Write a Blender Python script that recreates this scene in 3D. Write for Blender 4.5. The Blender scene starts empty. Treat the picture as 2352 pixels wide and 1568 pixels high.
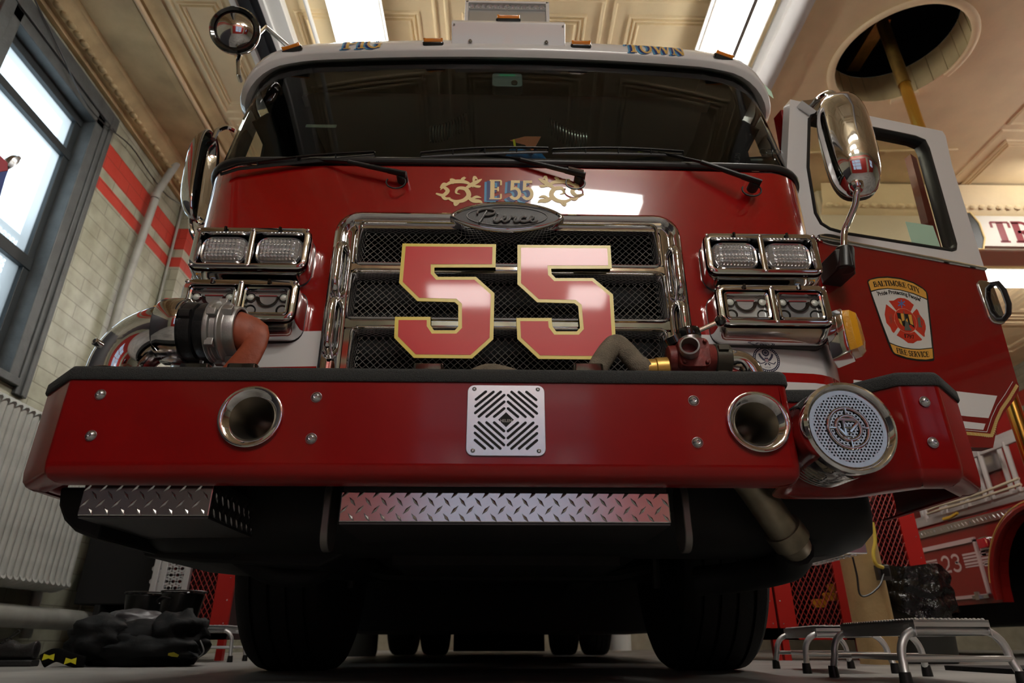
import bpy, bmesh, math, random
from mathutils import Vector, Matrix, noise
random.seed(7)
PI = math.pi
SC = bpy.context.scene
COL = SC.collection

# ---------------------------------------------------------------- camera model
F = 1503.0; TH = math.radians(24.7); YAW = math.radians(1.2); CH = .12
def ray(px, py):
    x = (px-1176)/F; y = -(py-784)/F
    f = math.cos(TH)-y*math.sin(TH); u = math.sin(TH)+y*math.cos(TH)
    return Vector((x*math.cos(YAW)+f*math.sin(YAW), f*math.cos(YAW)-x*math.sin(YAW), u))
O0 = Vector((0, 0, CH))
def PY(px, py, Y): r = ray(px, py); return O0+r*(Y/r.y)
def PX(px, py, X): r = ray(px, py); return O0+r*(X/r.x)
def PZ(px, py, Z): r = ray(px, py); return O0+r*((Z-CH)/r.z)
def PP(px, py, p0, n):
    r = ray(px, py); return O0+r*((Vector(p0)-O0).dot(n)/r.dot(n))

# ---------------------------------------------------------------- materials
MATS = {}
def mat(name, col, rough=.5, metal=0, coat=0, bump=0, bscale=40, var=0, vscale=6, spec=.5, emit=None, es=0, trans=0, coatr=.03, ior=1.45, dist=.01):
    if name in MATS: return MATS[name]
    m = bpy.data.materials.new(name); m.use_nodes = True
    nt = m.node_tree; b = nt.nodes['Principled BSDF']; L = nt.links.new
    b.inputs['Base Color'].default_value = (*col, 1)
    b.inputs['Roughness'].default_value = rough
    b.inputs['Metallic'].default_value = metal
    b.inputs['Coat Weight'].default_value = coat
    b.inputs['Coat Roughness'].default_value = coatr
    b.inputs['Specular IOR Level'].default_value = spec
    b.inputs['Transmission Weight'].default_value = trans
    b.inputs['IOR'].default_value = ior
    if emit:
        b.inputs['Emission Color'].default_value = (*emit, 1); b.inputs['Emission Strength'].default_value = es
    if var or bump:
        tc = nt.nodes.new('ShaderNodeTexCoord')
    if var:
        n = nt.nodes.new('ShaderNodeTexNoise'); n.inputs['Scale'].default_value = vscale; n.inputs['Detail'].default_value = 6
        L(tc.outputs['Object'], n.inputs['Vector'])
        r = nt.nodes.new('ShaderNodeValToRGB')
        r.color_ramp.elements[0].position = .3; r.color_ramp.elements[1].position = .7
        r.color_ramp.elements[0].color = (*[max(0, c*(1-var)) for c in col], 1)
        r.color_ramp.elements[1].color = (*[min(1, c*(1+var)) for c in col], 1)
        L(n.outputs['Fac'], r.inputs['Fac']); L(r.outputs['Color'], b.inputs['Base Color'])
    if bump:
        n2 = nt.nodes.new('ShaderNodeTexNoise'); n2.inputs['Scale'].default_value = bscale; n2.inputs['Detail'].default_value = 4
        L(tc.outputs['Object'], n2.inputs['Vector'])
        bp = nt.nodes.new('ShaderNodeBump'); bp.inputs['Strength'].default_value = bump; bp.inputs['Distance'].default_value = dist
        L(n2.outputs['Fac'], bp.inputs['Height']); L(bp.outputs['Normal'], b.inputs['Normal'])
    MATS[name] = m; return m

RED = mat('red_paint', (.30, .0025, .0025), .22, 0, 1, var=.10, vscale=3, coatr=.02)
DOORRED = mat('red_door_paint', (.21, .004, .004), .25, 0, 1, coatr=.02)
WHITE = mat('white_paint', (.72, .71, .70), .25, 0, 1)
STRIPE = mat('white_stripe', (.74, .73, .72), .3, 0, .8)
CHROME = mat('chrome', (.64, .64, .645), .05, 1)
CHROME2 = mat('worn_chrome', (.62, .60, .56), .13, 1, bump=.06, bscale=60)
STEEL = mat('brushed_steel', (.58, .60, .63), .26, 1)
ALU = mat('aluminium', (.74, .74, .74), .42, .85, bump=.05, bscale=90)
CAST = mat('cast_metal', (.42, .42, .41), .42, .9, bump=.3, bscale=160, dist=.002)
DIAM = mat('diamond_plate', (.66, .64, .65), .2, 1, var=.06, vscale=5)
BLACK = mat('black_plastic', (.012, .012, .012), .35)
GLOSSB = mat('gloss_black', (.006, .006, .006), .08, 0, 1)
MATTEB = mat('matte_black', (.008, .008, .008), .8)
RUBBER = mat('tyre_rubber', (.008, .008, .008), .75, bump=.2, bscale=80)
TRIMB = mat('textured_trim', (.032, .034, .034), .85, bump=1, bscale=330, dist=.004, var=.4, vscale=260)
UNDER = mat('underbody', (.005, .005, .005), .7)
YEL = mat('yellow_border', (.80, .62, .05), .35, 0, .6, coatr=.25)
NRED = mat('number_red', (.66, .02, .025), .4, 0, .5, coatr=.055, bump=.06, bscale=400, dist=.001)
GOLD = mat('gold_leaf', (.85, .58, .18), .32, .55, .5)
GOLDP = mat('gold_paint', (.86, .66, .30), .4)
NAVY = mat('navy_paint', (.012, .03, .16), .4)
SKYB = mat('light_blue_paint', (.07, .30, .52), .4)
INK = mat('ink_black', (.008, .008, .006), .5)
BGOLD = mat('badge_gold', (.66, .34, .06), .35, 0, .5)
BRED = mat('badge_red', (.50, .035, .015), .4)
BWHITE = mat('badge_white', (.62, .62, .58), .4, 0, .4)
BBLUE = mat('badge_blue', (.09, .18, .42), .4)
BGREY = mat('badge_grey', (.10, .11, .09), .5)
HRED = mat('red_hose_rubber', (.30, .065, .028), .5, bump=.15, bscale=60, var=.15, vscale=20)
HTAN = mat('tan_hose_fabric', (.20, .17, .125), .9, bump=.6, bscale=250, var=.2, vscale=30)
BRASSY = mat('gold_anodised', (.62, .38, .10), .35, .7, var=.1, vscale=30)
VRED = mat('worn_red_valve', (.17, .025, .02), .45, .1, var=.5, vscale=25, bump=.2, bscale=60)
BRASS = mat('brass', (.62, .40, .08), .16, 1)
BRASSD = mat('tarnished_brass', (.20, .12, .03), .35, .8, var=.2, vscale=20)
AMBER = mat('amber_lens', (.85, .26, .01), .12, 0, 1, spec=.8)
AMBERD = mat('amber_lens_deep', (.70, .32, .01), .1, 0, 1, bump=.6, bscale=120, dist=.004)
LENS = mat('clear_lens', (.62, .63, .64), .1, .6, 1)
LENSW = mat('led_white', (.75, .78, .70), .2, 0, 1)
SILVERM = mat('silver_plastic', (.55, .55, .56), .25, .35, .6)
PIPEG = mat('pipe_grey_paint', (.30, .30, .27), .5, var=.12, vscale=8)
RADI = mat('radiator_silver_paint', (.42, .43, .40), .45, .15, var=.14, vscale=9)
CREAM = mat('cream_paint', (.82, .67, .42), .6, var=.10, vscale=2.2, bump=.25, bscale=28, dist=.006)
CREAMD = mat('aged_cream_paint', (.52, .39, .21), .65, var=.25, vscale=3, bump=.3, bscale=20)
WFRAME = mat('window_frame_grey', (.075, .08, .08), .5, bump=.2, bscale=40, var=.2, vscale=10)
DFRAME = mat('dark_window_frame', (.018, .022, .024), .5)
WHITEF = mat('white_fixture', (.72, .72, .70), .35)
TUBE = mat('lamp_diffuser', (1, 1, 1), .5, emit=(1, .97, .91), es=22)
LRED = mat('locker_red', (.42, .012, .008), .45, 0, .2)
WOODP = mat('cream_post', (.60, .44, .21), .55, var=.12, vscale=7, bump=.2, bscale=30)
CANG = mat('can_grey', (.045, .05, .045), .6)
BAGB = mat('bin_bag', (.008, .008, .008), .14, bump=.9, bscale=14, dist=.03)
CLOTH = mat('black_cloth', (.004, .004, .0045), .7, bump=.3, bscale=30, spec=.18)
CLOTHG = mat('dark_grey_cloth', (.006, .0065, .007), .65, bump=.3, bscale=30, spec=.2)
LEATH = mat('black_leather', (.010, .009, .009), .35, bump=.3, bscale=70)
YFL = mat('fluorescent_yellow', (.62, .60, .02), .5)
ROPE = mat('rope', (.50, .42, .30), .8, bump=.5, bscale=90)
T23R = mat('old_truck_red', (.20, .008, .006), .3, 0, .8)
T23W = mat('reflective_pink_white', (.50, .36, .34), .4)
LADM = mat('ladder_aluminium', (.45, .42, .40), .4, .5)
SIGNW = mat('sign_white', (.70, .67, .60), .5)
MAROON = mat('sign_maroon', (.19, .012, .02), .5)
BLUEP = mat('blue_plastic', (.02, .16, .45), .4)
TANP = mat('orange_flap', (.42, .10, .03), .6)
GREENP = mat('pale_green_paper', (.42, .62, .47), .7)
SEATG = mat('seat_grey', (.09, .11, .11), .8)
BKT = mat('bucket_white', (.6, .6, .56), .5)

def glass(name, tint=(.8, .85, .8), refl=.9, rough=0.0):
    m = bpy.data.materials.new(name); m.use_nodes = True; nt = m.node_tree; nt.nodes.clear()
    o = nt.nodes.new('ShaderNodeOutputMaterial'); t = nt.nodes.new('ShaderNodeBsdfTransparent'); g = nt.nodes.new('ShaderNodeBsdfGlossy')
    f = nt.nodes.new('ShaderNodeFresnel'); mx = nt.nodes.new('ShaderNodeMixShader')
    t.inputs[0].default_value = (*tint, 1); g.inputs['Roughness'].default_value = rough; g.inputs[0].default_value = (refl, refl, refl, 1)
    f.inputs[0].default_value = 1.5
    nt.links.new(f.outputs[0], mx.inputs[0]); nt.links.new(t.outputs[0], mx.inputs[1]); nt.links.new(g.outputs[0], mx.inputs[2])
    nt.links.new(mx.outputs[0], o.inputs[0]); MATS[name] = m; return m
WGLASS = glass('windshield_glass', (.62, .70, .64), .45)
DGLASS = glass('door_glass', (.70, .70, .56), .8)
BAYGLASS = glass('bay_glass', (.42, .43, .46), .8)
CGLASS = glass('clear_glass', (.93, .95, .94), .9)
FROST = bpy.data.materials.new('frosted_window_glass'); FROST.use_nodes = True
_nt = FROST.node_tree; _nt.nodes.clear()
_o = _nt.nodes.new('ShaderNodeOutputMaterial'); _t = _nt.nodes.new('ShaderNodeBsdfTransparent'); _d = _nt.nodes.new('ShaderNodeBsdfTranslucent')
_m = _nt.nodes.new('ShaderNodeMixShader'); _m.inputs[0].default_value = .35; _t.inputs[0].default_value = (.9, .95, .97, 1)
_nt.links.new(_t.outputs[0], _m.inputs[1]); _nt.links.new(_d.outputs[0], _m.inputs[2]); _nt.links.new(_m.outputs[0], _o.inputs[0])

def wall_material():
    m = bpy.data.materials.new('painted_brick'); m.use_nodes = True; nt = m.node_tree; b = nt.nodes['Principled BSDF']; L = nt.links.new
    tc = nt.nodes.new('ShaderNodeTexCoord'); sep = nt.nodes.new('ShaderNodeSeparateXYZ'); L(tc.outputs['Object'], sep.inputs[0])
    add = nt.nodes.new('ShaderNodeMath'); add.operation = 'ADD'; L(sep.outputs['X'], add.inputs[0]); L(sep.outputs['Y'], add.inputs[1])
    cmb = nt.nodes.new('ShaderNodeCombineXYZ'); L(add.outputs[0], cmb.inputs['X']); L(sep.outputs['Z'], cmb.inputs['Y'])
    br = nt.nodes.new('ShaderNodeTexBrick'); L(cmb.outputs[0], br.inputs['Vector'])
    br.inputs['Scale'].default_value = 1; br.inputs['Brick Width'].default_value = .40; br.inputs['Row Height'].default_value = .13
    br.inputs['Mortar Size'].default_value = .006; br.inputs['Mortar Smooth'].default_value = .4
    n = nt.nodes.new('ShaderNodeTexNoise'); n.inputs['Scale'].default_value = 5; n.inputs['Detail'].default_value = 8; L(tc.outputs['Object'], n.inputs['Vector'])
    r = nt.nodes.new('ShaderNodeValToRGB'); r.color_ramp.elements[0].position = .35; r.color_ramp.elements[1].position = .68
    r.color_ramp.elements[0].color = (.27, .265, .19, 1); r.color_ramp.elements[1].color = (.40, .40, .31, 1); L(n.outputs['Fac'], r.inputs['Fac'])
    rr = nt.nodes.new('ShaderNodeValToRGB'); rr.color_ramp.elements[0].color = (.40, .03, .02, 1); rr.color_ramp.elements[1].color = (.52, .06, .04, 1)
    L(n.outputs['Fac'], rr.inputs['Fac'])
    def band(a, c):
        g = nt.nodes.new('ShaderNodeMath'); g.operation = 'GREATER_THAN'; g.inputs[1].default_value = a; L(sep.outputs['Z'], g.inputs[0])
        l = nt.nodes.new('ShaderNodeMath'); l.operation = 'LESS_THAN'; l.inputs[1].default_value = c; L(sep.outputs['Z'], l.inputs[0])
        k = nt.nodes.new('ShaderNodeMath'); k.operation = 'MULTIPLY'; L(g.outputs[0], k.inputs[0]); L(l.outputs[0], k.inputs[1]); return k
    k1 = band(4.02, 4.29); k2 = band(3.80, 3.92)
    s = nt.nodes.new('ShaderNodeMath'); s.operation = 'MAXIMUM'; L(k1.outputs[0], s.inputs[0]); L(k2.outputs[0], s.inputs[1])
    mx = nt.nodes.new('ShaderNodeMix'); mx.data_type = 'RGBA'; L(s.outputs[0], mx.inputs[0]); L(r.outputs[0], mx.inputs[6]); L(rr.outputs[0], mx.inputs[7])
    mm = nt.nodes.new('ShaderNodeMix'); mm.data_type = 'RGBA'; mm.blend_type = 'MULTIPLY'; L(br.outputs['Fac'], mm.inputs[0]); L(mx.outputs[2], mm.inputs[6])
    mm.inputs[7].default_value = (.68, .68, .66, 1); L(mm.outputs[2], b.inputs['Base Color'])
    b.inputs['Roughness'].default_value = .42
    ht = nt.nodes.new('ShaderNodeMath'); ht.operation = 'SUBTRACT'; L(n.outputs['Fac'], ht.inputs[0]); L(br.outputs['Fac'], ht.inputs[1])
    bp = nt.nodes.new('ShaderNodeBump'); bp.inputs['Strength'].default_value = .5; bp.inputs['Distance'].default_value = .01
    L(ht.outputs[0], bp.inputs['Height']); L(bp.outputs[0], b.inputs['Normal']); return m
BRICK = wall_material()
def floor_material():
    m = mat('concrete_floor', (.22, .215, .20), .45, var=.35, vscale=1.6, bump=.15, bscale=14); return m
FLOORM = floor_material()

# ---------------------------------------------------------------- mesh builder
class MB:
    def __init__(s): s.v = []; s.f = []; s.m = []; s.cur = 0
    def add(s, vs, fs):
        b = len(s.v); s.v += [tuple(v) for v in vs]
        for f in fs: s.f.append(tuple(b+i for i in f)); s.m.append(s.cur)
        return s
    def box(s, lo, hi):
        x0, y0, z0 = lo; x1, y1, z1 = hi
        return s.add([(x0,y0,z0),(x1,y0,z0),(x1,y1,z0),(x0,y1,z0),(x0,y0,z1),(x1,y0,z1),(x1,y1,z1),(x0,y1,z1)],
                     [(3,2,1,0),(4,5,6,7),(0,1,5,4),(1,2,6,5),(2,3,7,6),(3,0,4,7)])
    def loft(s, loops, cap0=True, cap1=True, closed=True):
        n = len(loops[0]); vs = [p for l in loops for p in l]; fs = []
        for i in range(len(loops)-1):
            for j in range(n if closed else n-1):
                k = (j+1) % n; fs.append((i*n+j, i*n+k, (i+1)*n+k, (i+1)*n+j))
        if cap0: fs.append(tuple(range(n-1, -1, -1)))
        if cap1: fs.append(tuple((len(loops)-1)*n+j for j in range(n)))
        return s.add(vs, fs)
    def tube(s, path, r, n=12, cap=True, closed=False, flat=None, up=None):
        P = [Vector(p) for p in path]; m = len(P); loops = []; prev = None
        for i, p in enumerate(P):
            if closed: t = P[(i+1) % m]-P[i-1]
            else: t = P[min(i+1, m-1)]-P[max(i-1, 0)]
            if t.length < 1e-9: t = Vector((0, 0, 1))
            t.normalize()
            if prev is None:
                a = Vector(up) if up else (Vector((0, 0, 1)) if abs(t.z) < .9 else Vector((1, 0, 0)))
            else: a = prev
            a = (a-t*a.dot(t))
            if a.length < 1e-6: a = Vector((1, 0, 0))-t*t.x
            a.normalize(); prev = a; b = t.cross(a)
            rr = r(i/(m-1)) if callable(r) else r
            ra, rb = rr if isinstance(rr, tuple) else (rr, rr)
            loops.append([p+a*ra*math.cos(2*PI*k/n)+b*rb*math.sin(2*PI*k/n) for k in range(n)])
        if closed: loops.append(loops[0]); cap = False
        return s.loft(loops, cap, cap)
    def lathe(s, prof, o, axis, n=32, cap0=True, cap1=True, a0=0, a1=2*PI, ref=None):
        o = Vector(o); ax = Vector(axis).normalized()
        a = Vector(ref) if ref else (Vector((0, 0, 1)) if abs(ax.z) < .9 else Vector((1, 0, 0)))
        a = (a-ax*a.dot(ax)).normalized(); b = ax.cross(a)
        full = abs(a1-a0-2*PI) < 1e-6; nn = n if full else n+1
        loops = [[o+ax*h+(a*math.cos(a0+(a1-a0)*k/n)+b*math.sin(a0+(a1-a0)*k/n))*max(r, 1e-5) for k in range(nn)] for r, h in prof]
        return s.loft(loops, cap0, cap1, closed=full)
    def cyl(s, p0, p1, r, n=20, r1=None):
        p0 = Vector(p0); p1 = Vector(p1); d = p1-p0
        return s.lathe([(r, 0), (r if r1 is None else r1, d.length)], p0, d, n)
    def prism(s, poly, f, h0, h1):
        return s.loft([[f(x, y, h0) for x, y in poly], [f(x, y, h1) for x, y in poly]])
    def grid(s, fn, nu, nv, cu=False):
        vs = [fn(i/nu, j/nv) for j in range(nv+1) for i in range(nu if cu else nu+1)]; w = nu if cu else nu+1; fs = []
        for j in range(nv):
            for i in range(nu): k = (i+1) % w; fs.append((j*w+i, j*w+k, (j+1)*w+k, (j+1)*w+i))
        return s.add(vs, fs)
    def ribbon(s, pts, th, f, h=0, closed=False):
        n = len(pts); P = [Vector(p) for p in pts]; L = []; R = []
        for i in range(n):
            a = P[i-1] if (closed or i) else None; c = P[(i+1) % n] if (closed or i < n-1) else None
            d0 = (P[i]-a).normalized() if a is not None and (P[i]-a).length > 1e-9 else None
            d1 = (c-P[i]).normalized() if c is not None and (c-P[i]).length > 1e-9 else None
            d0 = d0 or d1; d1 = d1 or d0
            n0 = Vector((-d0.y, d0.x)); n1 = Vector((-d1.y, d1.x)); m = n0+n1
            if m.length < 1e-6: m = n0
            m.normalize(); k = 1/max(.45, m.dot(n0)); w = (th(i/(n-1)) if callable(th) else th)*.5*k
            L.append(P[i]+m*w); R.append(P[i]-m*w)
        vs = [f(p.x, p.y, h) for p in L]+[f(p.x, p.y, h) for p in R]
        fs = [(i, n+i, n+(i+1) % n, (i+1) % n) for i in range(n if closed else n-1)]
        return s.add(vs, fs)
    def flat(s, poly, f, h=0):
        return s.add([f(x, y, h) for x, y in poly], [tuple(range(len(poly)))])
    def build(s, name, m, parent=None, smooth=35, bevel=0, seg=2, sub=0, label=None, loc=None):
        me = bpy.data.meshes.new(name); me.from_pydata(s.v, [], s.f)
        ms = m if isinstance(m, (list, tuple)) else [m]
        for x in ms: me.materials.append(x)
        if len(ms) > 1:
            for p, i in zip(me.polygons, s.m): p.material_index = i
        bm = bmesh.new(); bm.from_mesh(me); bmesh.ops.recalc_face_normals(bm, faces=bm.faces); bm.to_mesh(me); bm.free()
        if smooth:
            for p in me.polygons: p.use_smooth = True
            me.set_sharp_from_angle(angle=math.radians(smooth))
        o = bpy.data.objects.new(name, me); COL.objects.link(o)
        if loc is not None:
            me.transform(Matrix.Translation(-Vector(loc))); o.location = loc
        if parent:
            o.parent = parent; o.matrix_parent_inverse = WM(parent).inverted()
        if bevel:
            b = o.modifiers.new('Bevel', 'BEVEL'); b.width = bevel; b.segments = seg; b.limit_method = 'ANGLE'; b.angle_limit = math.radians(40)
        if sub:
            b = o.modifiers.new('Sub', 'SUBSURF'); b.levels = sub; b.render_levels = sub
        if label: o['label'] = label
        return o
def WM(o):
    if o.parent is None: return Matrix.Translation(o.location) @ o.rotation_euler.to_matrix().to_4x4()
    return WM(o.parent) @ o.matrix_parent_inverse @ Matrix.Translation(o.location)
def tag(o, label, cat, group=None):
    o['label'] = label; o['category'] = cat
    if group: o['group'] = group
    return o
def struct(o): o['kind'] = 'structure'; return o
def thing(name, label, cat, loc=(0, 0, 0), group=None):
    o = bpy.data.objects.new(name, None); COL.objects.link(o); o.location = loc; o.empty_display_size = .1
    return tag(o, label, cat, group)
def node(name, parent, loc=(0, 0, 0)):
    o = bpy.data.objects.new(name, None); COL.objects.link(o); o.location = loc; o.parent = parent; o.matrix_parent_inverse = WM(parent).inverted(); return o
def rr(x0, x1, y0, y1, r, n=5):
    out = []
    for cx, cy, a in ((x1-r, y1-r, 0), (x0+r, y1-r, PI/2), (x0+r, y0+r, PI), (x1-r, y0+r, 3*PI/2)):
        for k in range(n+1): t = a+PI/2*k/n; out.append((cx+r*math.cos(t), cy+r*math.sin(t)))
    return out
def inset(loop, d):
    n = len(loop); out = []
    for i in range(n):
        a = Vector(loop[i-1]); b = Vector(loop[i]); c = Vector(loop[(i+1) % n])
        d0 = (b-a); d1 = (c-b)
        if d0.length < 1e-9: d0 = d1
        if d1.length < 1e-9: d1 = d0
        d0.normalize(); d1.normalize(); n0 = Vector((-d0.y, d0.x)); n1 = Vector((-d1.y, d1.x)); m = (n0+n1)
        m = n0 if m.length < 1e-6 else m.normalized()
        p = b+m*(d/max(.4, m.dot(n0))); out.append((p.x, p.y))
    return out
def cat(pts, k=6):
    P = [Vector(p) for p in pts]; out = []
    for i in range(len(P)-1):
        p0 = P[max(i-1, 0)]; p1 = P[i]; p2 = P[i+1]; p3 = P[min(i+2, len(P)-1)]
        for j in range(k):
            t = j/k; out.append(.5*((2*p1)+(p2-p0)*t+(2*p0-5*p1+4*p2-p3)*t*t+(3*p1-p0-3*p2+p3)*t**3))
    out.append(P[-1]); return out
def fillet(path, rads, n=4):
    out = []
    for i, p in enumerate(path):
        r = rads[i] if i < len(rads) else 0
        if i in (0, len(path)-1) or not r: out.append(tuple(p)); continue
        a = Vector(path[i-1]); b = Vector(p); c = Vector(path[i+1]); u = (a-b).normalized(); w = (c-b).normalized()
        half = math.acos(max(-1, min(1, u.dot(w))))/2; d = min(r/math.tan(half), (a-b).length*.45, (c-b).length*.45)
        p0 = b+u*d; p1 = b+w*d
        for k in range(n+1):
            t = k/n; q = p0*(1-t)**2+b*2*t*(1-t)+p1*t*t; out.append((q.x, q.y))
    return out
def pathnormals(path):
    out = []; n = len(path)
    for i in range(n):
        a = Vector(path[max(i-1, 0)]); b = Vector(path[i]); c = Vector(path[min(i+1, n-1)])
        d0 = (b-a) if i else (c-b); d1 = (c-b) if i < n-1 else d0
        d0.normalize(); d1.normalize(); n0 = Vector((-d0.y, d0.x)); n1 = Vector((-d1.y, d1.x)); m = (n0+n1).normalized()
        out.append(m*(1/max(.5, m.dot(n0))))
    return out
def sweep(mb, path, prof, cap=False):     # path in plan (x,y), profile (inset to the left of travel, z)
    N = pathnormals(path); rows = [[(p[0]+q.x*i, p[1]+q.y*i, z) for p, q in zip(path, N)] for i, z in prof]
    return mb.loft(rows, cap, cap, closed=False)

# ---------------------------------------------------------------- lettering
T_, t_ = .19, .075
def arc(cx, cy, rx, ry, a0, a1, n=9):
    return [(cx+rx*math.cos(math.radians(a0+(a1-a0)*k/n)), cy+ry*math.sin(math.radians(a0+(a1-a0)*k/n))) for k in range(n+1)]
def sf(x, y, w=.17): return ([(x-w, y), (x+w, y)], .075)
GL = {
 'A': (.80, [([(.08,.03),(.38,1)], t_), ([(.42,1),(.70,.03)], T_), ([(.2,.34),(.58,.34)], t_), sf(.1,.03,.12), sf(.70,.03,.15)]),
 'B': (.70, [([(.18,.03),(.18,.97)], T_), sf(.18,.03), sf(.18,.97), ([(.18,.97)]+arc(.34,.75,.22,.22,90,-90)+[(.18,.53)], .1), ([(.18,.53)]+arc(.36,.28,.26,.25,90,-90)+[(.18,.03)], .12)]),
 'C': (.70, [(arc(.38,.5,.29,.47,50,310,14), .14), ([(.62,.68),(.62,.97)], t_), ([(.62,.03),(.62,.3)], t_)]),
 'E': (.66, [([(.18,.03),(.18,.97)], T_), ([(.04,.97),(.6,.97)], t_), ([(.04,.03),(.6,.03)], t_), ([(.18,.52),(.46,.52)], t_), ([(.6,.97),(.6,.72)], t_), ([(.6,.03),(.6,.28)], t_), ([(.46,.4),(.46,.64)], t_)]),
 'F': (.62, [([(.18,.03),(.18,.97)], T_), sf(.18,.03), ([(.04,.97),(.58,.97)], t_), ([(.18,.52),(.44,.52)], t_), ([(.58,.97),(.58,.72)], t_), ([(.44,.4),(.44,.64)], t_)]),
 'G': (.74, [(arc(.38,.5,.29,.47,50,330,14), .14), ([(.62,.68),(.62,.95)], t_), ([(.62,.05),(.62,.42)], .15), sf(.6,.42,.13)]),
 'I': (.36, [([(.18,.03),(.18,.97)], T_), sf(.18,.03), sf(.18,.97)]),
 'L': (.62, [([(.18,.03),(.18,.97)], T_), sf(.18,.97), ([(.04,.03),(.58,.03)], t_), ([(.57,.03),(.57,.3)], t_)]),
 'M': (.95, [([(.14,.03),(.14,.97)], t_), ([(.14,.97),(.45,.08)], .16), ([(.45,.05),(.76,.97)], t_), ([(.78,.03),(.78,.97)], T_), sf(.14,.03,.12), sf(.78,.03), sf(.12,.97,.1), sf(.8,.97,.13)]),
 'N': (.80, [([(.14,.03),(.14,.97)], t_), ([(.14,.97),(.64,.03)], .17), ([(.66,.03),(.66,.97)], t_), sf(.14,.03,.12), sf(.12,.97,.1), sf(.66,.97,.12)]),
 'O': (.76, [(arc(.38,.5,.29,.47,0,360,20), .14)]),
 'P': (.66, [([(.18,.03),(.18,.97)], T_), sf(.18,.03), ([(.04,.97)]+arc(.34,.72,.24,.25,90,-90)+[(.18,.47)], .11)]),
 'R': (.76, [([(.18,.03),(.18,.97)], T_), sf(.18,.03), ([(.04,.97)]+arc(.34,.74,.23,.23,90,-90)+[(.18,.51)], .1), ([(.38,.5),(.62,.03)], .15), sf(.66,.03,.1)]),
 'S': (.62, [([(.52,.95),(.52,.7)], t_), (arc(.31,.73,.2,.22,40,250,9)+arc(.31,.28,.22,.24,70,-150,10), .14), ([(.08,.05),(.08,.32)], t_)]),
 'T': (.70, [([(.35,.03),(.35,.97)], T_), sf(.35,.03), ([(.04,.97),(.66,.97)], t_), ([(.05,.97),(.05,.7)], t_), ([(.65,.97),(.65,.7)], t_)]),
 'V': (.76, [([(.1,.97),(.38,.03)], T_), ([(.38,.03),(.66,.97)], t_), sf(.1,.97,.14), sf(.66,.97,.11)]),
 'W': (1.1, [([(.1,.97),(.34,.03)], .17), ([(.34,.03),(.55,.9)], t_), ([(.55,.97),(.78,.03)], .17), ([(.78,.03),(1.0,.97)], t_), sf(.1,.97,.12), sf(.55,.97,.12), sf(1.0,.97,.1)]),
 'Y': (.74, [([(.1,.97),(.37,.46)], .17), ([(.37,.46),(.66,.97)], t_), ([(.37,.5),(.37,.03)], T_), sf(.37,.03), sf(.1,.97,.13), sf(.66,.97,.1)]),
 '1': (.44, [([(.22,.03),(.22,1)], T_), sf(.22,.03,.16), ([(.06,.82),(.22,.95)], t_)]),
 '7': (.58, [([(.05,.95),(.52,.95),(.26,.03)], .13), ([(.06,.95),(.06,.74)], t_)]),
 '9': (.58, [(arc(.28,.7,.2,.25,0,360,14), .12), ([(.48,.7),(.44,.3),(.26,.05),(.1,.1)], .11)]),
 '5': (.60, [([(.52,.92),(.16,.92),(.14,.55)]+arc(.27,.31,.23,.27,105,-150,10), .15)]),
 '2': (.62, [(arc(.3,.7,.21,.25,170,-10,9)+[(.45,.42),(.12,.08),(.54,.08)], .15)]),
 '3': (.60, [(arc(.28,.73,.2,.22,160,-90,8)+arc(.28,.27,.22,.23,90,-160,9), .15)]),
 ' ': (.34, []),
}
def twidth(s): return sum(GL[c][0] for c in s)
def letters(mb, s, f, h=0, k=1.0, wt=1.0):      # f(x,y,h) with text height 1
    x = 0
    for c in s:
        w, st = GL[c]
        for i, (pts, th) in enumerate(st):
            mb.ribbon([(x+a*k, b) for a, b in pts], th*wt, f, h+i*.00006)
        x += w*k
def font_mesh(mb, s, f, h=0, size=1.0, shear=0, off=0.0):
    cu = bpy.data.curves.new('tmp_text', 'FONT'); cu.body = s; cu.size = size; cu.shear = shear; cu.offset = off; cu.resolution_u = 3
    ob = bpy.data.objects.new('tmp_text', cu); COL.objects.link(ob)
    dg = bpy.context.evaluated_depsgraph_get(); me = ob.evaluated_get(dg).to_mesh()
    mb.add([f(v.co.x, v.co.y, h) for v in me.vertices], [tuple(p.vertices) for p in me.polygons])
    xs = [v.co.x for v in me.vertices]; w = max(xs) if xs else 0
    ob.evaluated_get(dg).to_mesh_clear(); bpy.data.objects.remove(ob); bpy.data.curves.remove(cu); return w
def font_width(s, size=1.0, shear=0):
    m = MB(); return font_mesh(m, s, lambda x, y, h: (x, y, h), 0, size, shear)

def screw(mb, p, n, r, t):   # dome head with socket
    mb.lathe([(r*1.08, 0), (r*1.08, t*.12), (r, t*.3), (r*.8, t*.75), (r*.42, t), (r*.36, t*.98), (r*.30, t*.55)], p, n, 20)

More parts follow.
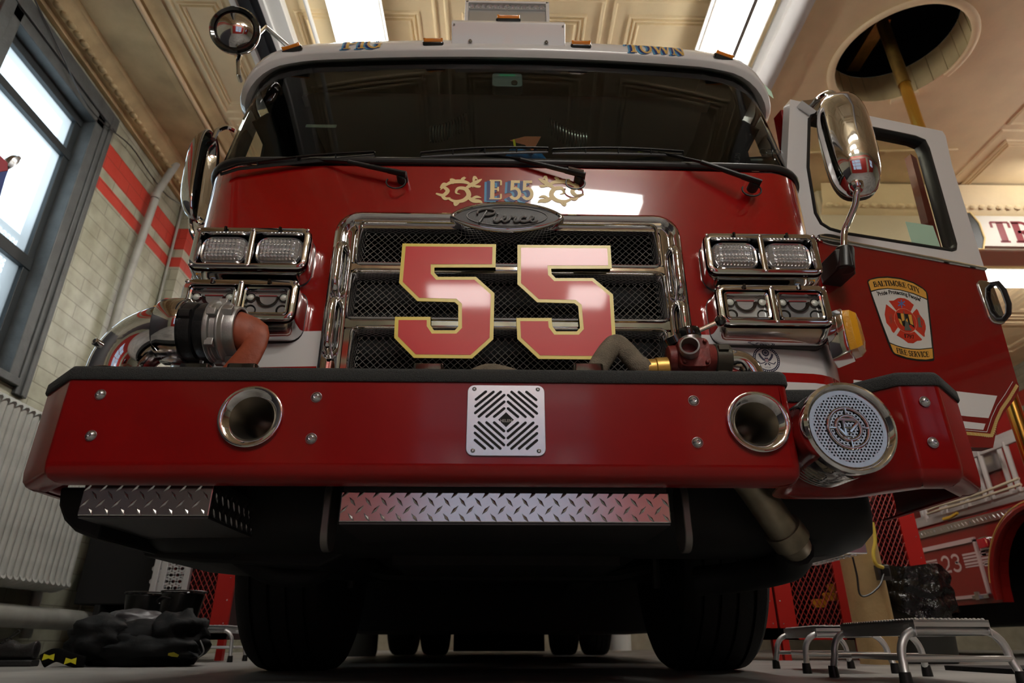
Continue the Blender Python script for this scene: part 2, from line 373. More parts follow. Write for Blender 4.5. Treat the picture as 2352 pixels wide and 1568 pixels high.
# ================================================================ FIRE TRUCK
TX = .03; W = 1.28; R = .22; Y0 = 2.11; CR = .05; LEAN = .30; ZB = 1.885
truck = thing('fire_truck', 'large red and white fire truck with the number 55 on its chrome grille', 'fire truck', (TX, 2.6, 0))
def outl(w=W, r=R, back=2.46, n=34, nc=9):
    pts = [(-w, back)]
    for k in range(nc+1):
        a = PI+PI/2*k/nc; pts.append((-w+r+r*math.cos(a), Y0+CR+r+r*math.sin(a)))
    m = w-r
    for k in range(1, n): x = -m+2*m*k/n; pts.append((x, Y0+CR*(x/m)**2))
    for k in range(nc+1):
        a = -PI/2+PI/2*k/nc; pts.append((w-r+r*math.cos(a), Y0+CR+r+r*math.sin(a)))
    pts.append((w, back)); return [(TX+x, y) for x, y in pts]
def fy(x):
    xc = abs(x-TX); m = W-R
    if xc < m: return Y0+CR*(xc/m)**2
    q = min(1, (xc-m)/R); return Y0+CR+R-R*math.sqrt(max(0, 1-q*q))
def onfront(dy=.0015):   # (x,z,h) -> on the red front panel
    return lambda x, z, h: (x, fy(x)-dy-h, z)
OUT = outl()
def zbase(x): return ZB+.045*((x-TX)/W)**2
def ztop(x): s = max(0, min(1, (abs(x-TX)-.90)/(W-.90))); return 2.79-.17*s**2.4
def ONG(px, py, off=.004):
    Y = 2.05
    while Y < 3.2:
        q = PY(px, py, Y); xx = max(TX-W+.001, min(TX+W-.001, q.x))
        if q.y >= fy(xx)+LEAN*(q.z-ZB)-off: break
        Y += .002
    return q
def glasspt(p, z): return (TX+(p[0]-TX)*(1+.022*(z-ZB)/.9), p[1]+LEAN*(z-ZB), z)
# body front with painted stripes
b = MB(); rows = [(.80, 0), (.955, 1), (.985, 0), (1.018, 1), (1.145, 0)]
zs = [(.80, .93, 0), (.93, .962, 1), (.962, .998, 0), (.998, 1.135, 1), (1.135, 1.60, 0)]
zs[-1] = (1.135, 1.57, 0); GHX = .60
LFT = [p for p in OUT if p[0] < TX-GHX]+[(TX-GHX, Y0+CR*(GHX/(W-R))**2)]; RGT = [(TX+GHX, Y0+CR*(GHX/(W-R))**2)]+[p for p in OUT if p[0] > TX+GHX]
for z0, z1, mi in zs:
    for seg in (LFT, RGT): b.cur = mi; b.loft([[(x, y, z0) for x, y in seg], [(x, y, z1) for x, y in seg]], False, False, closed=False)
b.cur = 0; b.loft([[(x, y, 1.57) for x, y in OUT], [(x, y, zbase(x)-.022) for x, y in OUT]], False, False, closed=False)
b.loft([[(x, y, zbase(x)-.022) for x, y in OUT], [(x, y+.012, zbase(x)-.004) for x, y in OUT], [(x, y+.09, zbase(x)) for x, y in OUT]], False, False, closed=False)
b.build('cab_front', [RED, STRIPE], truck, smooth=30)
# cab sides
b = MB()
def side(mb, sx, poly, x0=W-.04, x1=W):
    return mb.prism(poly, lambda y, z, h: (TX+sx*h, y, z), x0, x1)
for sx in (-1, 1):
    if sx < 0: side(b, sx, [(2.455, .8), (5.6, .8), (5.6, 1.93), (2.455, 1.93)])
    else: side(b, sx, [(3.5, .8), (5.6, .8), (5.6, 1.93), (3.5, 1.93)])
b.build('cab_side', RED, truck, smooth=0)
b = MB()
for sx in (-1, 1):
    side(b, sx, [(3.6, 1.93), (5.6, 1.93), (5.6, 2.80), (3.6, 2.80)])
    side(b, sx, [(2.70, 2.58), (3.6, 2.58), (3.6, 2.80), (2.74, 2.80)])
b.build('cab_window_pillars', WHITE, truck, smooth=0)
b = MB(); side(b, -1, [(2.56, 1.93), (3.6, 1.93), (3.6, 2.58), (2.80, 2.58)], W-.03, W-.025)
b.build('side_window', DGLASS, truck, smooth=0)
b = MB()
for sx in (-1, 1):
    side(b, sx, [(3.58, 1.2), (5.6, 1.2), (5.6, 2.80), (3.58, 2.80)], W-.055, W-.042)
for sx in (-1, 1):
    side(b, sx, [(2.62, 1.2), (3.6, 1.2), (3.6, 2.8), (2.76, 2.8), (2.62, 2.42)], W-.055, W-.042); side(b, sx, [(2.46, 2.41), (2.62, 2.41), (2.74, 2.74), (2.60, 2.60)], W-.055, W-.042); side(b, sx, [(2.42, 1.2), (2.63, 1.2), (2.63, 2.2), (2.50, 2.2), (2.42, 1.9)], W-.055, W-.042)
b.build('side_blackout_lining', mat('lining_black', (.012, .012, .012), .8), truck, smooth=0)  # black panels also close window and doorway to keep the cab dark
# windshield
b = MB(); NZ = 14
b.loft([[glasspt(p, zbase(p[0])+(ztop(p[0])-zbase(p[0]))*k/NZ) for p in OUT] for k in range(NZ+1)], False, False, closed=False)
ws = b.build('windshield', WGLASS, truck, smooth=60)
b = MB()
b.tube([(p[0], p[1]-.004, zbase(p[0])+.004) for p in OUT], (.016, .014), 8)
b.tube([glasspt((p[0], p[1]-.004), ztop(p[0])-.006) for p in OUT], .014, 8)
b.build('windshield_gasket', mat('gasket_rubber', (.02, .02, .02), .35), ws, smooth=60)
# roof brow
b = MB(); c0 = [glasspt(p, ztop(p[0])) for p in OUT]; N = pathnormals(OUT)
def brow(i, off, dz): q = c0[i]; return (q[0]-N[i].x*off, q[1]-N[i].y*off, q[2]+dz)
BP = [(-.01, -.02), (.022, -.042), (.034, -.046), (.055, -.028), (.060, -.021), (.058, .012), (.048, .048), (.030, .074), (-.03, .092), (-.25, .108)]
b.loft([[brow(i, o, d) for i in range(len(OUT))] for o, d in BP], False, False, closed=False)
last = [brow(i, -.25, .108) for i in range(len(OUT))]
b.add([*last, (TX, 5.6, 2.93), (TX-W, 5.6, 2.80), (TX+W, 5.6, 2.80)], [tuple(range(len(last)))+(len(last)+2, len(last), len(last)+1)])
b.build('roof', WHITE, truck, smooth=50)
def browmap(x, v, h):    # x across, v height along the brow face
    j = min(range(len(OUT)), key=lambda i: abs(OUT[i][0]-x)); i = j if OUT[j][0] < x else j-1; t = (x-OUT[i][0])/max(1e-6, OUT[i+1][0]-OUT[i][0])
    def pt(o, d):
        a = Vector(brow(i, o, d)); c = Vector(brow(i+1, o, d)); return a.lerp(c, t)
    PR = BP[4:]; acc = [0]
    for k in range(len(PR)-1): acc.append(acc[-1]+math.dist(PR[k], PR[k+1]))
    for k in range(len(PR)-1):
        if v <= acc[k+1] or k == len(PR)-2:
            u = (v-acc[k])/(acc[k+1]-acc[k]); o = PR[k][0]+(PR[k+1][0]-PR[k][0])*u; d = PR[k][1]+(PR[k+1][1]-PR[k][1])*u
            dx, dz = PR[k+1][0]-PR[k][0], PR[k+1][1]-PR[k][1]; l = math.hypot(dx, dz)
            return pt(o+dz/l*(.0015+h), d-dx/l*(.0015+h))
for word, xa, xb in (('PIG', PY(800, 112, 2.36).x, PY(887, 112, 2.36).x), ('TOWN', PY(1432, 118, 2.36).x, PY(1562, 118, 2.36).x)):
    hgt = .082; k = (xb-xa)/twidth(word)/hgt
    for nm, m, dx, dv, hh, wt in (('letter_shadow', SKYB, -.018, -.007, 0, 1.25), ('letter_shadow', NAVY, -.009, -.004, .0006, 1.25), ('lettering', GOLD, 0, 0, .0012, .95)):
        b = MB(); letters(b, word, lambda x, y, h: (xa+x*hgt+dx, .010+y*hgt+dv, h), hh, k, wt)
        bm = bmesh.new(); vv = [bm.verts.new(p) for p in b.v]
        for f_ in b.f:
            try: bm.faces.new([vv[i] for i in f_])
            except ValueError: pass
        cuts = [((0, a_, 0), (0, 1, 0)) for a_ in (.033, .0708, .0945)]+[((p[0], 0, 0), (1, 0, 0)) for p in OUT if xa-.05 < p[0] < xb+.05]
        for co_, no_ in cuts: bmesh.ops.bisect_plane(bm, geom=bm.verts[:]+bm.edges[:]+bm.faces[:], plane_co=co_, plane_no=no_, dist=1e-6)
        bm.verts.index_update(); b = MB(); b.add([browmap(v.co.x, max(0, v.co.y), v.co.z+.001) for v in bm.verts], [tuple(v.index for v in f_.verts) for f_ in bm.faces]); bm.free()
        b.build(nm, m, truck, smooth=0)
# amber clearance lamps
def marker(p, w, nrm, parent=truck):
    p = Vector(p); n = Vector(nrm).normalized(); u = Vector((1, 0, 0)); v = n.cross(u).normalized(); u = v.cross(n)
    f = lambda x, y, h: p+u*x+v*y+n*h
    nd = MB(); nd.loft([[f(x, y, -.01) for x, y in rr(-w, w, -.016, .016, .012)], [f(x, y, .006) for x, y in rr(-w, w, -.016, .016, .012)], [f(x, y, .009) for x, y in rr(-w*.96, w*.96, -.013, .013, .01)]])
    base = nd.build('marker_lamp', GLOSSB, parent, smooth=40)
    l = MB(); l.loft([[f(x, y, .008) for x, y in rr(-w*.9, w*.9, -.011, .011, .009)], [f(x, y, .018) for x, y in rr(-w*.88, w*.88, -.010, .010, .008)], [f(x, y, .023) for x, y in rr(-w*.8, w*.8, -.006, .006, .005)]])
    for s in (-1, 1): l.lathe([(.006, .0), (.006, .024), (.003, .025)], f(s*w*.8, 0, 0), n, 8)
    l.build('marker_lens', AMBER, base, smooth=40)
for px in (680, 1000, 1329, 1650):
    q = PY(px, 105, 2.34); marker(browmap(q.x, .040, 0), .052, (.25*(q.x-TX)**3, -.85, .5))
# light box and light bar on the roof
q0 = PY(1040, 103, 2.30); q1 = PY(1291, 42, 2.29)
b = MB(); x0, x1 = -.250, .312; z0 = q0.z; z1 = q1.z-.008
b.loft([[(x0, 2.34+.0, z0), (x1, 2.34, z0), (x1+.004, 2.36, z1-.045), (x0-.008, 2.36, z1-.045)],
        ], False, False) if False else None
sec = [(2.345, z0), (2.285, z1-.035), (2.30, z1-.005), (2.32, z1), (2.62, z1), (2.66, z0+.16), (2.40, z0+.085)]
b.loft([[(x, y, z) for y, z in sec] for x in (x0, x1)])
box = b.build('light_box', WHITE, truck, smooth=0, bevel=.004)
b = MB()
for x in (-.158, .218): screw(b, (x, 2.322, z0+.05), (0, -1, 0), .010, .012)
for x in (x0+.012, x1-.012): screw(b, (x, 2.287, z1-.05), (0, -1, 0), .004, .003)
b.build('box_screws', CHROME2, box)
marker((TX+.0, 2.300, z1+.0), .063, (0, -.8, .6), box)
qa = PY(1070, 38, 2.40); qb = PY(1258, 4, 2.40)
lb = MB(); xa, xb = -.193, .243; za, zb_ = z1-.01, qb.z
lb.box((xa, 2.42, za), (xb, 2.50, zb_)); 
for lo, hi in (((xa-.004, 2.40, za), (xa+.014, 2.42, zb_)), ((xb-.014, 2.40, za), (xb+.004, 2.42, zb_)), ((xa, 2.40, zb_-.014), (xb, 2.42, zb_))): lb.box(lo, hi)
bar = lb.build('light_bar', WHITE, box, smooth=0, bevel=.002)
b = MB(); n = 13
for i in range(n):
    x = xa+.02+(xb-xa-.04)*(i+.5)/n; b.lathe([(.013, 0), (.015, -.01), (.006, -.003), (.001, -.006)], (x, 2.418, zb_-.034), (0, 1, 0), 10)
b.box((xa+.016, 2.412, za+.0), (xb-.016, 2.419, zb_-.055)); b.box((xa+.016, 2.402, zb_-.058), (xb-.016, 2.416, zb_-.054)); b.box((TX-.006, 2.402, za), (TX-.002, 2.418, zb_-.056))
b.build('light_bar_leds', LENS, bar, smooth=30)

# ---- cab interior
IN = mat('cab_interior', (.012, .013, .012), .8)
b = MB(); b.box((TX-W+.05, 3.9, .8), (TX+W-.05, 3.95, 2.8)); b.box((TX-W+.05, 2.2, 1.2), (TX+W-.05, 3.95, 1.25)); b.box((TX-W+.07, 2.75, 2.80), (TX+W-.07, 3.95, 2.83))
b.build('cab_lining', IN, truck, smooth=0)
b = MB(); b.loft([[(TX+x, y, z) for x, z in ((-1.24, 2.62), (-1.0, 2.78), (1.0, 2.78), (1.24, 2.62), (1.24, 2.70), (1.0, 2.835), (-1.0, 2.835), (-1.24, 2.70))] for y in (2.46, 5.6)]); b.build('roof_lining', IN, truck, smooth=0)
b = MB(); b.loft([[(x, y, z) for y, z in ((2.26, 1.72), (2.24, 1.86), (2.34, 1.875), (2.6, 1.85), (2.62, 1.5), (2.3, 1.5))] for x in (TX-1.12, TX+1.12)]); dash = b.build('dashboard', mat('dash_black', (.016, .016, .016), .6), truck, smooth=0, bevel=.02)
b = MB()
for xa, xb in ((-.76, -.02), (.03, .44), (.56, 1.0)):
    n = int((xb-xa)/.095)
    for i in range(n): b.tube([(xa+(xb-xa)*i/n+.002, 3.0, 2.20), (xa+(xb-xa)*(i+1)/n-.002, 3.0, 2.20)], .034, 14); 
    b.tube([(xa, 3.0, 2.20), (xb, 3.0, 2.20)], .031, 12)
b.build('padded_rail', mat('rail_grey', (.50, .53, .50), .4), truck)
for x in (-.62, .74):
    s_ = MB(); s_.loft([[(x+dx, y, z) for dx, z in rr(-.24, .24, 1.5, 2.12, .12)] for y in (2.95, 3.12)]); 
    st = s_.build('seat_backrest', SEATG, truck, bevel=.03); h = MB(); h.loft([[(x+dx, y, z) for dx, z in rr(-.12, .12, 2.14, 2.34, .06)] for y in (2.98, 3.08)]); h.build('headrest', SEATG, st, bevel=.02)
b = MB(); c = Vector((.78, 2.66, 1.93)); u = Vector((1, 0, 0)); v = Vector((0, .85, .53))
b.tube([c+u*.21*math.cos(a*PI/18)+v*.21*math.sin(a*PI/18) for a in range(36)], .014, 8, closed=True)
for a in (30, 150, 270): b.tube([c-Vector((0, -.02, .04)), c+u*.2*math.cos(math.radians(a))+v*.2*math.sin(math.radians(a))], .01, 6)
b.tube([c-Vector((0, -.02, .03)), c+Vector((0, -.15, -.3))], .03, 10); b.build('steering_wheel', BLACK, truck)
# spiral air hoses
for sx, px, py in ((-1, 1035, 285), (1, 1300, 300)):
    p = PY(px, py, 2.75); b = MB(); path = []
    for i in range(240):
        t = i/239; a = t*2*PI*13; cx = sx*(-.09+.20*t); cz = -.10*math.sin(t*1.7)-.02
        path.append(p+Vector((cx+.0, .045*math.cos(a), cz+.045*math.sin(a)+ .05)))
    b.tube(path, .0028, 5); b.build('spiral_hose', mat('hose_silver', (.5, .52, .5), .25, .7), truck)
# camera unit behind the glass, stickers
p = PY(1165, 185, 2.42); b = MB(); f = lambda x, z, h: (p.x+x, p.y+h+.3*z, p.z+z)
b.loft([[f(x, z, -.01) for x, z in rr(-.075, .075, -.07, .06, .02)], [f(x, z, .05) for x, z in rr(-.075, .075, -.07, .06, .02)]])
cu = b.build('camera_unit', mat('camera_grey', (.16, .20, .20), .4), truck, bevel=.004)
b = MB(); b.lathe([(.016, 0), (.016, -.008), (.009, -.008), (.007, -.003)], f(.035, -.045, -.01), (0, 1, 0), 16); b.build('camera_lens', GLOSSB, cu)
b = MB(); b.flat(rr(-.04, .04, .025, .045, .003), f, -.012); b.build('screen', mat('green_screen', (.02, .12, .06), .3, emit=(.05, .5, .25), es=.12), cu, smooth=0)
p = PY(735, 282, 2.30); b = MB(); b.flat(rr(-.07, .07, -.012, .012, .004), lambda x, y, h: (p.x+x, p.y+.02+.3*y, p.z+y)); b.build('sticker', mat('sticker_grey', (.22, .24, .20), .6), truck, smooth=0)
b = MB(); poly = [(1742, 182), (1754, 192), (1772, 210), (1777, 226), (1758, 212), (1749, 205)]
b.add([ONG(x, y) for x, y in poly], [tuple(range(6))]); b.build('sticker', GREENP, truck, smooth=0)

# ---- grille
gx0, gx1 = TX-.645, TX+.645; GT = 1.600; GB = .84
gr = node('grille', truck, (TX, 2.08, 1.2))
G = lambda d: (lambda x, z, h: (x, 2.085-d-h, z))
OR = rr(gx0, gx1, GB, GT, .09, 6); IR = [(min(max(x, gx0+.055), gx1-.055), z) for x, z in inset(OR, .058)]
b = MB()
def ringloft(mb, loops): # loops of (poly, depth)
    return mb.loft([[(x, 2.085-d, z) for x, z in pl] for pl, d in loops], False, False)
ringloft(b, [(inset(OR, -.012), -.05), (inset(OR, -.008), .012), (OR, .03), (inset(OR, .012), .036), (inset(OR, .024), .03), (inset(OR, .030), .012), (inset(OR, .036), .014), (inset(OR, .055), .03), (inset(OR, .075), .032)])
b.build('grille_surround', CHROME, gr, smooth=50)
# side louvres on the surround
for sx in (-1, 1):
    for z0, z1 in ((1.24, 1.46), (1.01, 1.23)):
        b = MB(); b.tube(cat([(TX+sx*.612, 2.07, z0), (TX+sx*.614, 2.035, z0+.03), (TX+sx*.614, 2.032, (z0+z1)/2), (TX+sx*.614, 2.035, z1-.03), (TX+sx*.612, 2.07, z1)]), (.016, .014), 10); b.build('surround_louvre', CHROME, gr, smooth=60)
# inner frame: three openings
zO = [(1.378, 1.548, -.550, .550), (1.155, 1.338, -.560, .560), (.86, 1.110, -.535, .545)]
outer = rr(gx0+.07, gx1-.07, GB+.02, GT-.055, .05, 5)
def z_edge(zc): return zc
b = MB()
bars = [(1.548, 1.57), (1.338, 1.378), (1.110, 1.155)]
def slab(mb, x0, x1, z0, z1, d0=.0, d1=.03, r=.01):
    pl = rr(x0, x1, z0, z1, r, 3); mb.loft([[(x, 2.085-d0, z) for x, z in pl], [(x, 2.085-d1+.006, z) for x, z in pl], [(x, 2.085-d1, z) for x, z in inset(pl, .006)]], False, True)
for z0, z1 in bars: slab(b, gx0+.06, gx1-.06, z0, z1, -.06, .030)
for zi0, zi1, xl, xr in zO:
    slab(b, gx0+.06, TX+xl, zi0-.004, zi1+.004, -.06, .027, .006); slab(b, TX+xr, gx1-.06, zi0-.004, zi1+.004, -.06, .027, .006)
b.build('grille_bars', CHROME, gr, smooth=40)
b = MB()
for zi0, zi1, xl, xr in zO:
    pl = rr(TX+xl-.006, TX+xr+.006, zi0-.006, zi1+.006, .022, 5)
    b.loft([[(x, 2.085+.05, z) for x, z in inset(pl, .014)], [(x, 2.085-.026, z) for x, z in inset(pl, .010)], [(x, 2.085-.037, z) for x, z in inset(pl, .003)], [(x, 2.085-.034, z) for x, z in inset(pl, -.006)], [(x, 2.085-.02, z) for x, z in inset(pl, -.010)]], False, False)
b.build('opening_rims', CHROME, gr, smooth=60)
for zi0, zi1, xl, xr in zO:
    b = MB(); x0, x1 = TX+xl, TX+xr; y = 2.115; st = .0255; H = zi1-zi0
    for sgn in (1, -1):
        k = -H
        while k < x1-x0:
            a = x0+k; pts = []
            t0 = max(0, -k); t1 = min(H, x1-x0-k)
            if t1 > t0+.004:
                z_a, z_b = (zi0+t0, zi0+t1) if sgn > 0 else (zi1-t0, zi1-t1)
                nn = max(1, int((t1-t0)/st)); P = [(a+t0+(t1-t0)*i/nn, y+.0018*sgn*(-1)**i, z_a+(z_b-z_a)*i/nn) for i in range(nn+1)]
                b.tube(P, .0013, 4, cap=False, up=(0, 1, 0))
            k += st
    b.build('wire_mesh', mat('mesh_wire', (.60, .59, .57), .3, .9), gr, smooth=0)
b = MB(); b.box((gx0+.02, 2.24, GB), (gx1-.02, 2.27, GT)); b.box((gx0+.02, 2.12, GB), (gx0+.03, 2.24, GT)); b.box((gx1-.03, 2.12, GB), (gx1-.02, 2.24, GT)); b.box((gx0+.02, 2.12, GT-.02), (gx1-.02, 2.24, GT-.01))
b.build('radiator_core', MATTEB, gr, smooth=0)
# oval name badge
cx, cz = TX-.006, 1.568
def lens_poly(a, bb, k=26, e=1.55):
    out = []
    for i in range(k*2):
        t = PI*i/k; c, s = math.cos(t), math.sin(t); out.append((cx+a*math.copysign(abs(c)**1.0, c), cz+bb*math.copysign(abs(s)**1.35, s)))
    return out
b = MB(); b.loft([[(x, 2.085-d, z) for x, z in lens_poly(a, h)] for a, h, d in ((.216, .071, -.05), (.214, .069, .05), (.211, .066, .058), (.201, .057, .060), (.195, .053, .054))], False, False)
b.build('badge_rim', CHROME, gr, smooth=60)
b = MB(); b.loft([[(x, 2.085-d, z) for x, z in lens_poly(a, h)] for a, h, d in ((.195, .053, .053), (.15, .045, .056))], True, True)
bd = b.build('oval_badge', mat('badge_pewter', (.085, .085, .085), .45, .5, bump=.5, bscale=300, dist=.002), gr, smooth=30)
SCR = [  # script strokes, x 0..4.6, y 0..1
 [(.25,-.1),(.42,.35),(.62,.9)], [(.15,.62),(.2,.9),(.55,1.08),(.98,.98),(1.0,.72),(.72,.55),(.48,.55)],
 [(.98,.1),(1.08,.42),(1.0,.1),(1.12,-.02),(1.3,.1)], [(1.15,.62),(1.17,.66)],
 [(1.3,.1),(1.5,.28),(1.58,.42),(1.45,.45),(1.38,.2),(1.5,0),(1.75,.12)], [(1.75,.12),(1.85,.42),(1.95,.36),(2.1,.4),(2.0,.1),(2.12,0),(2.3,.1)],
 [(2.62,.36),(2.5,.44),(2.34,.3),(2.34,.08),(2.5,0),(2.72,.1)], [(2.72,.1),(2.92,.28),(3.0,.42),(2.88,.45),(2.8,.2),(2.92,0),(3.2,.15)]]
b = MB(); sc = .066
for st in SCR:
    pts = cat([(cx-.122+x*sc*1.12, 2.085-.062, cz-.027+y*sc*.78) for x, y in st], 5); b.tube(pts, (.0042, .0042), 6, up=(0, 1, 0))
b.tube([(x, 2.085-.0575, z) for x, z in [(cx+.150*math.cos(i*PI/24), cz+.042*math.sin(i*PI/24)) for i in range(48)]], .002, 5, closed=True)
b.build('badge_script', mat('badge_script_metal', (.30, .30, .30), .4, .3), bd, smooth=60)
# the big number 55
FO = [(578,560),(1253,565),(1249,732),(808,732),(808,770),(835,800),(1108,800),(1241,918),(1233,1250),(1080,1388),(660,1384),(518,1240),(524,1088),(780,1088),(780,1148),(805,1185),(955,1185),(980,1160),(980,1005),(955,982),(685,975),(553,845)]
def n5(poly, dx): return [((lambda q: (q.x+dx, q.z))(PY(740+x/3.136, 380+y/3.136, 2.035))) for x, y in poly]
for dx in (0, .4215):
    o5 = n5(FO, dx)[::-1]; i5 = inset(o5, .0130)
    b = MB(); b.prism(o5, lambda x, z, h: (x, 2.040-h, z), 0, .004); num = b.build('number_plate', YEL, gr, smooth=0)
    b = MB(); b.flat(i5, lambda x, z, h: (x, 2.0355-h, z), .0003); b.build('number_face', NRED, num, smooth=0)
# E 55 lettering and scrolls
fm = onfront()
qa = PY(1122, 458, 2.11); qb = PY(1226, 415, 2.11); hh = qb.z-qa.z; k = (qb.x-qa.x)/(twidth('E 55')*hh)
for nm, m, dx, dz, h, wt in (('letter_shadow', SKYB, -.020, -.011, 0, 1.3), ('letter_shadow', NAVY, -.011, -.006, .0004, 1.3), ('lettering', GOLDP, 0, 0, .0008, .95)):
    b = MB(); letters(b, 'E 55', lambda x, y, h: fm(qa.x+x*hh+dx, qa.z+y*hh+dz, h), h, k, wt); b.build(nm, m, truck, smooth=0)
def scroll(sx, cx_, cz_, parent):
    b = MB(); S = .0021
    def F_(x, y, h): return fm(cx_+sx*x*S, cz_+y*S, h)
    lv = lambda t: 4.5*math.sin(PI*min(1, t*.9+.1))+1.2
    curls = [([(-44,-4),(-30,-8),(-22,2),(-30,10),(-36,4)], 8), ([(-22,-14),(-8,-22),(8,-20),(18,-8),(12,6),(-2,8),(-6,-2),(2,-6)], 9), ([(-30,12),(-16,22),(2,24),(16,20),(26,10)], 9),
             ([(10,6),(22,16),(34,24),(42,30)], 9), ([(14,-10),(26,-20),(38,-22),(44,-26)], 9), ([(0,24),(8,32),(2,30)], 6), ([(-12,18),(-16,28),(-6,26)], 6), ([(-8,-20),(-6,-30),(2,-24)], 6), ([(24,14),(36,12),(40,14)], 6), ([(22,-18),(32,-12),(42,-14)], 6), ([(26,22),(28,34),(34,28)], 6), ([(-36,8),(-30,18),(-22,16)], 6), ([(-34,-6),(-26,-16),(-16,-14)], 7)]
    for i, (c, w) in enumerate(curls):
        P = [(p.x, p.y) for p in cat([(x, y, 0) for x, y in c], 6)]
        b.ribbon(P, lambda t, w=w: w*max(.12, math.sin(PI*(.12+.86*t))), F_, i*.00005)
    return b.build('gold_scroll', GOLDP, parent, smooth=0)
q = PY(1055, 440, 2.11); scroll(1, q.x, q.z, truck); q = PY(1288, 440, 2.11); scroll(-1, q.x, q.z, truck)

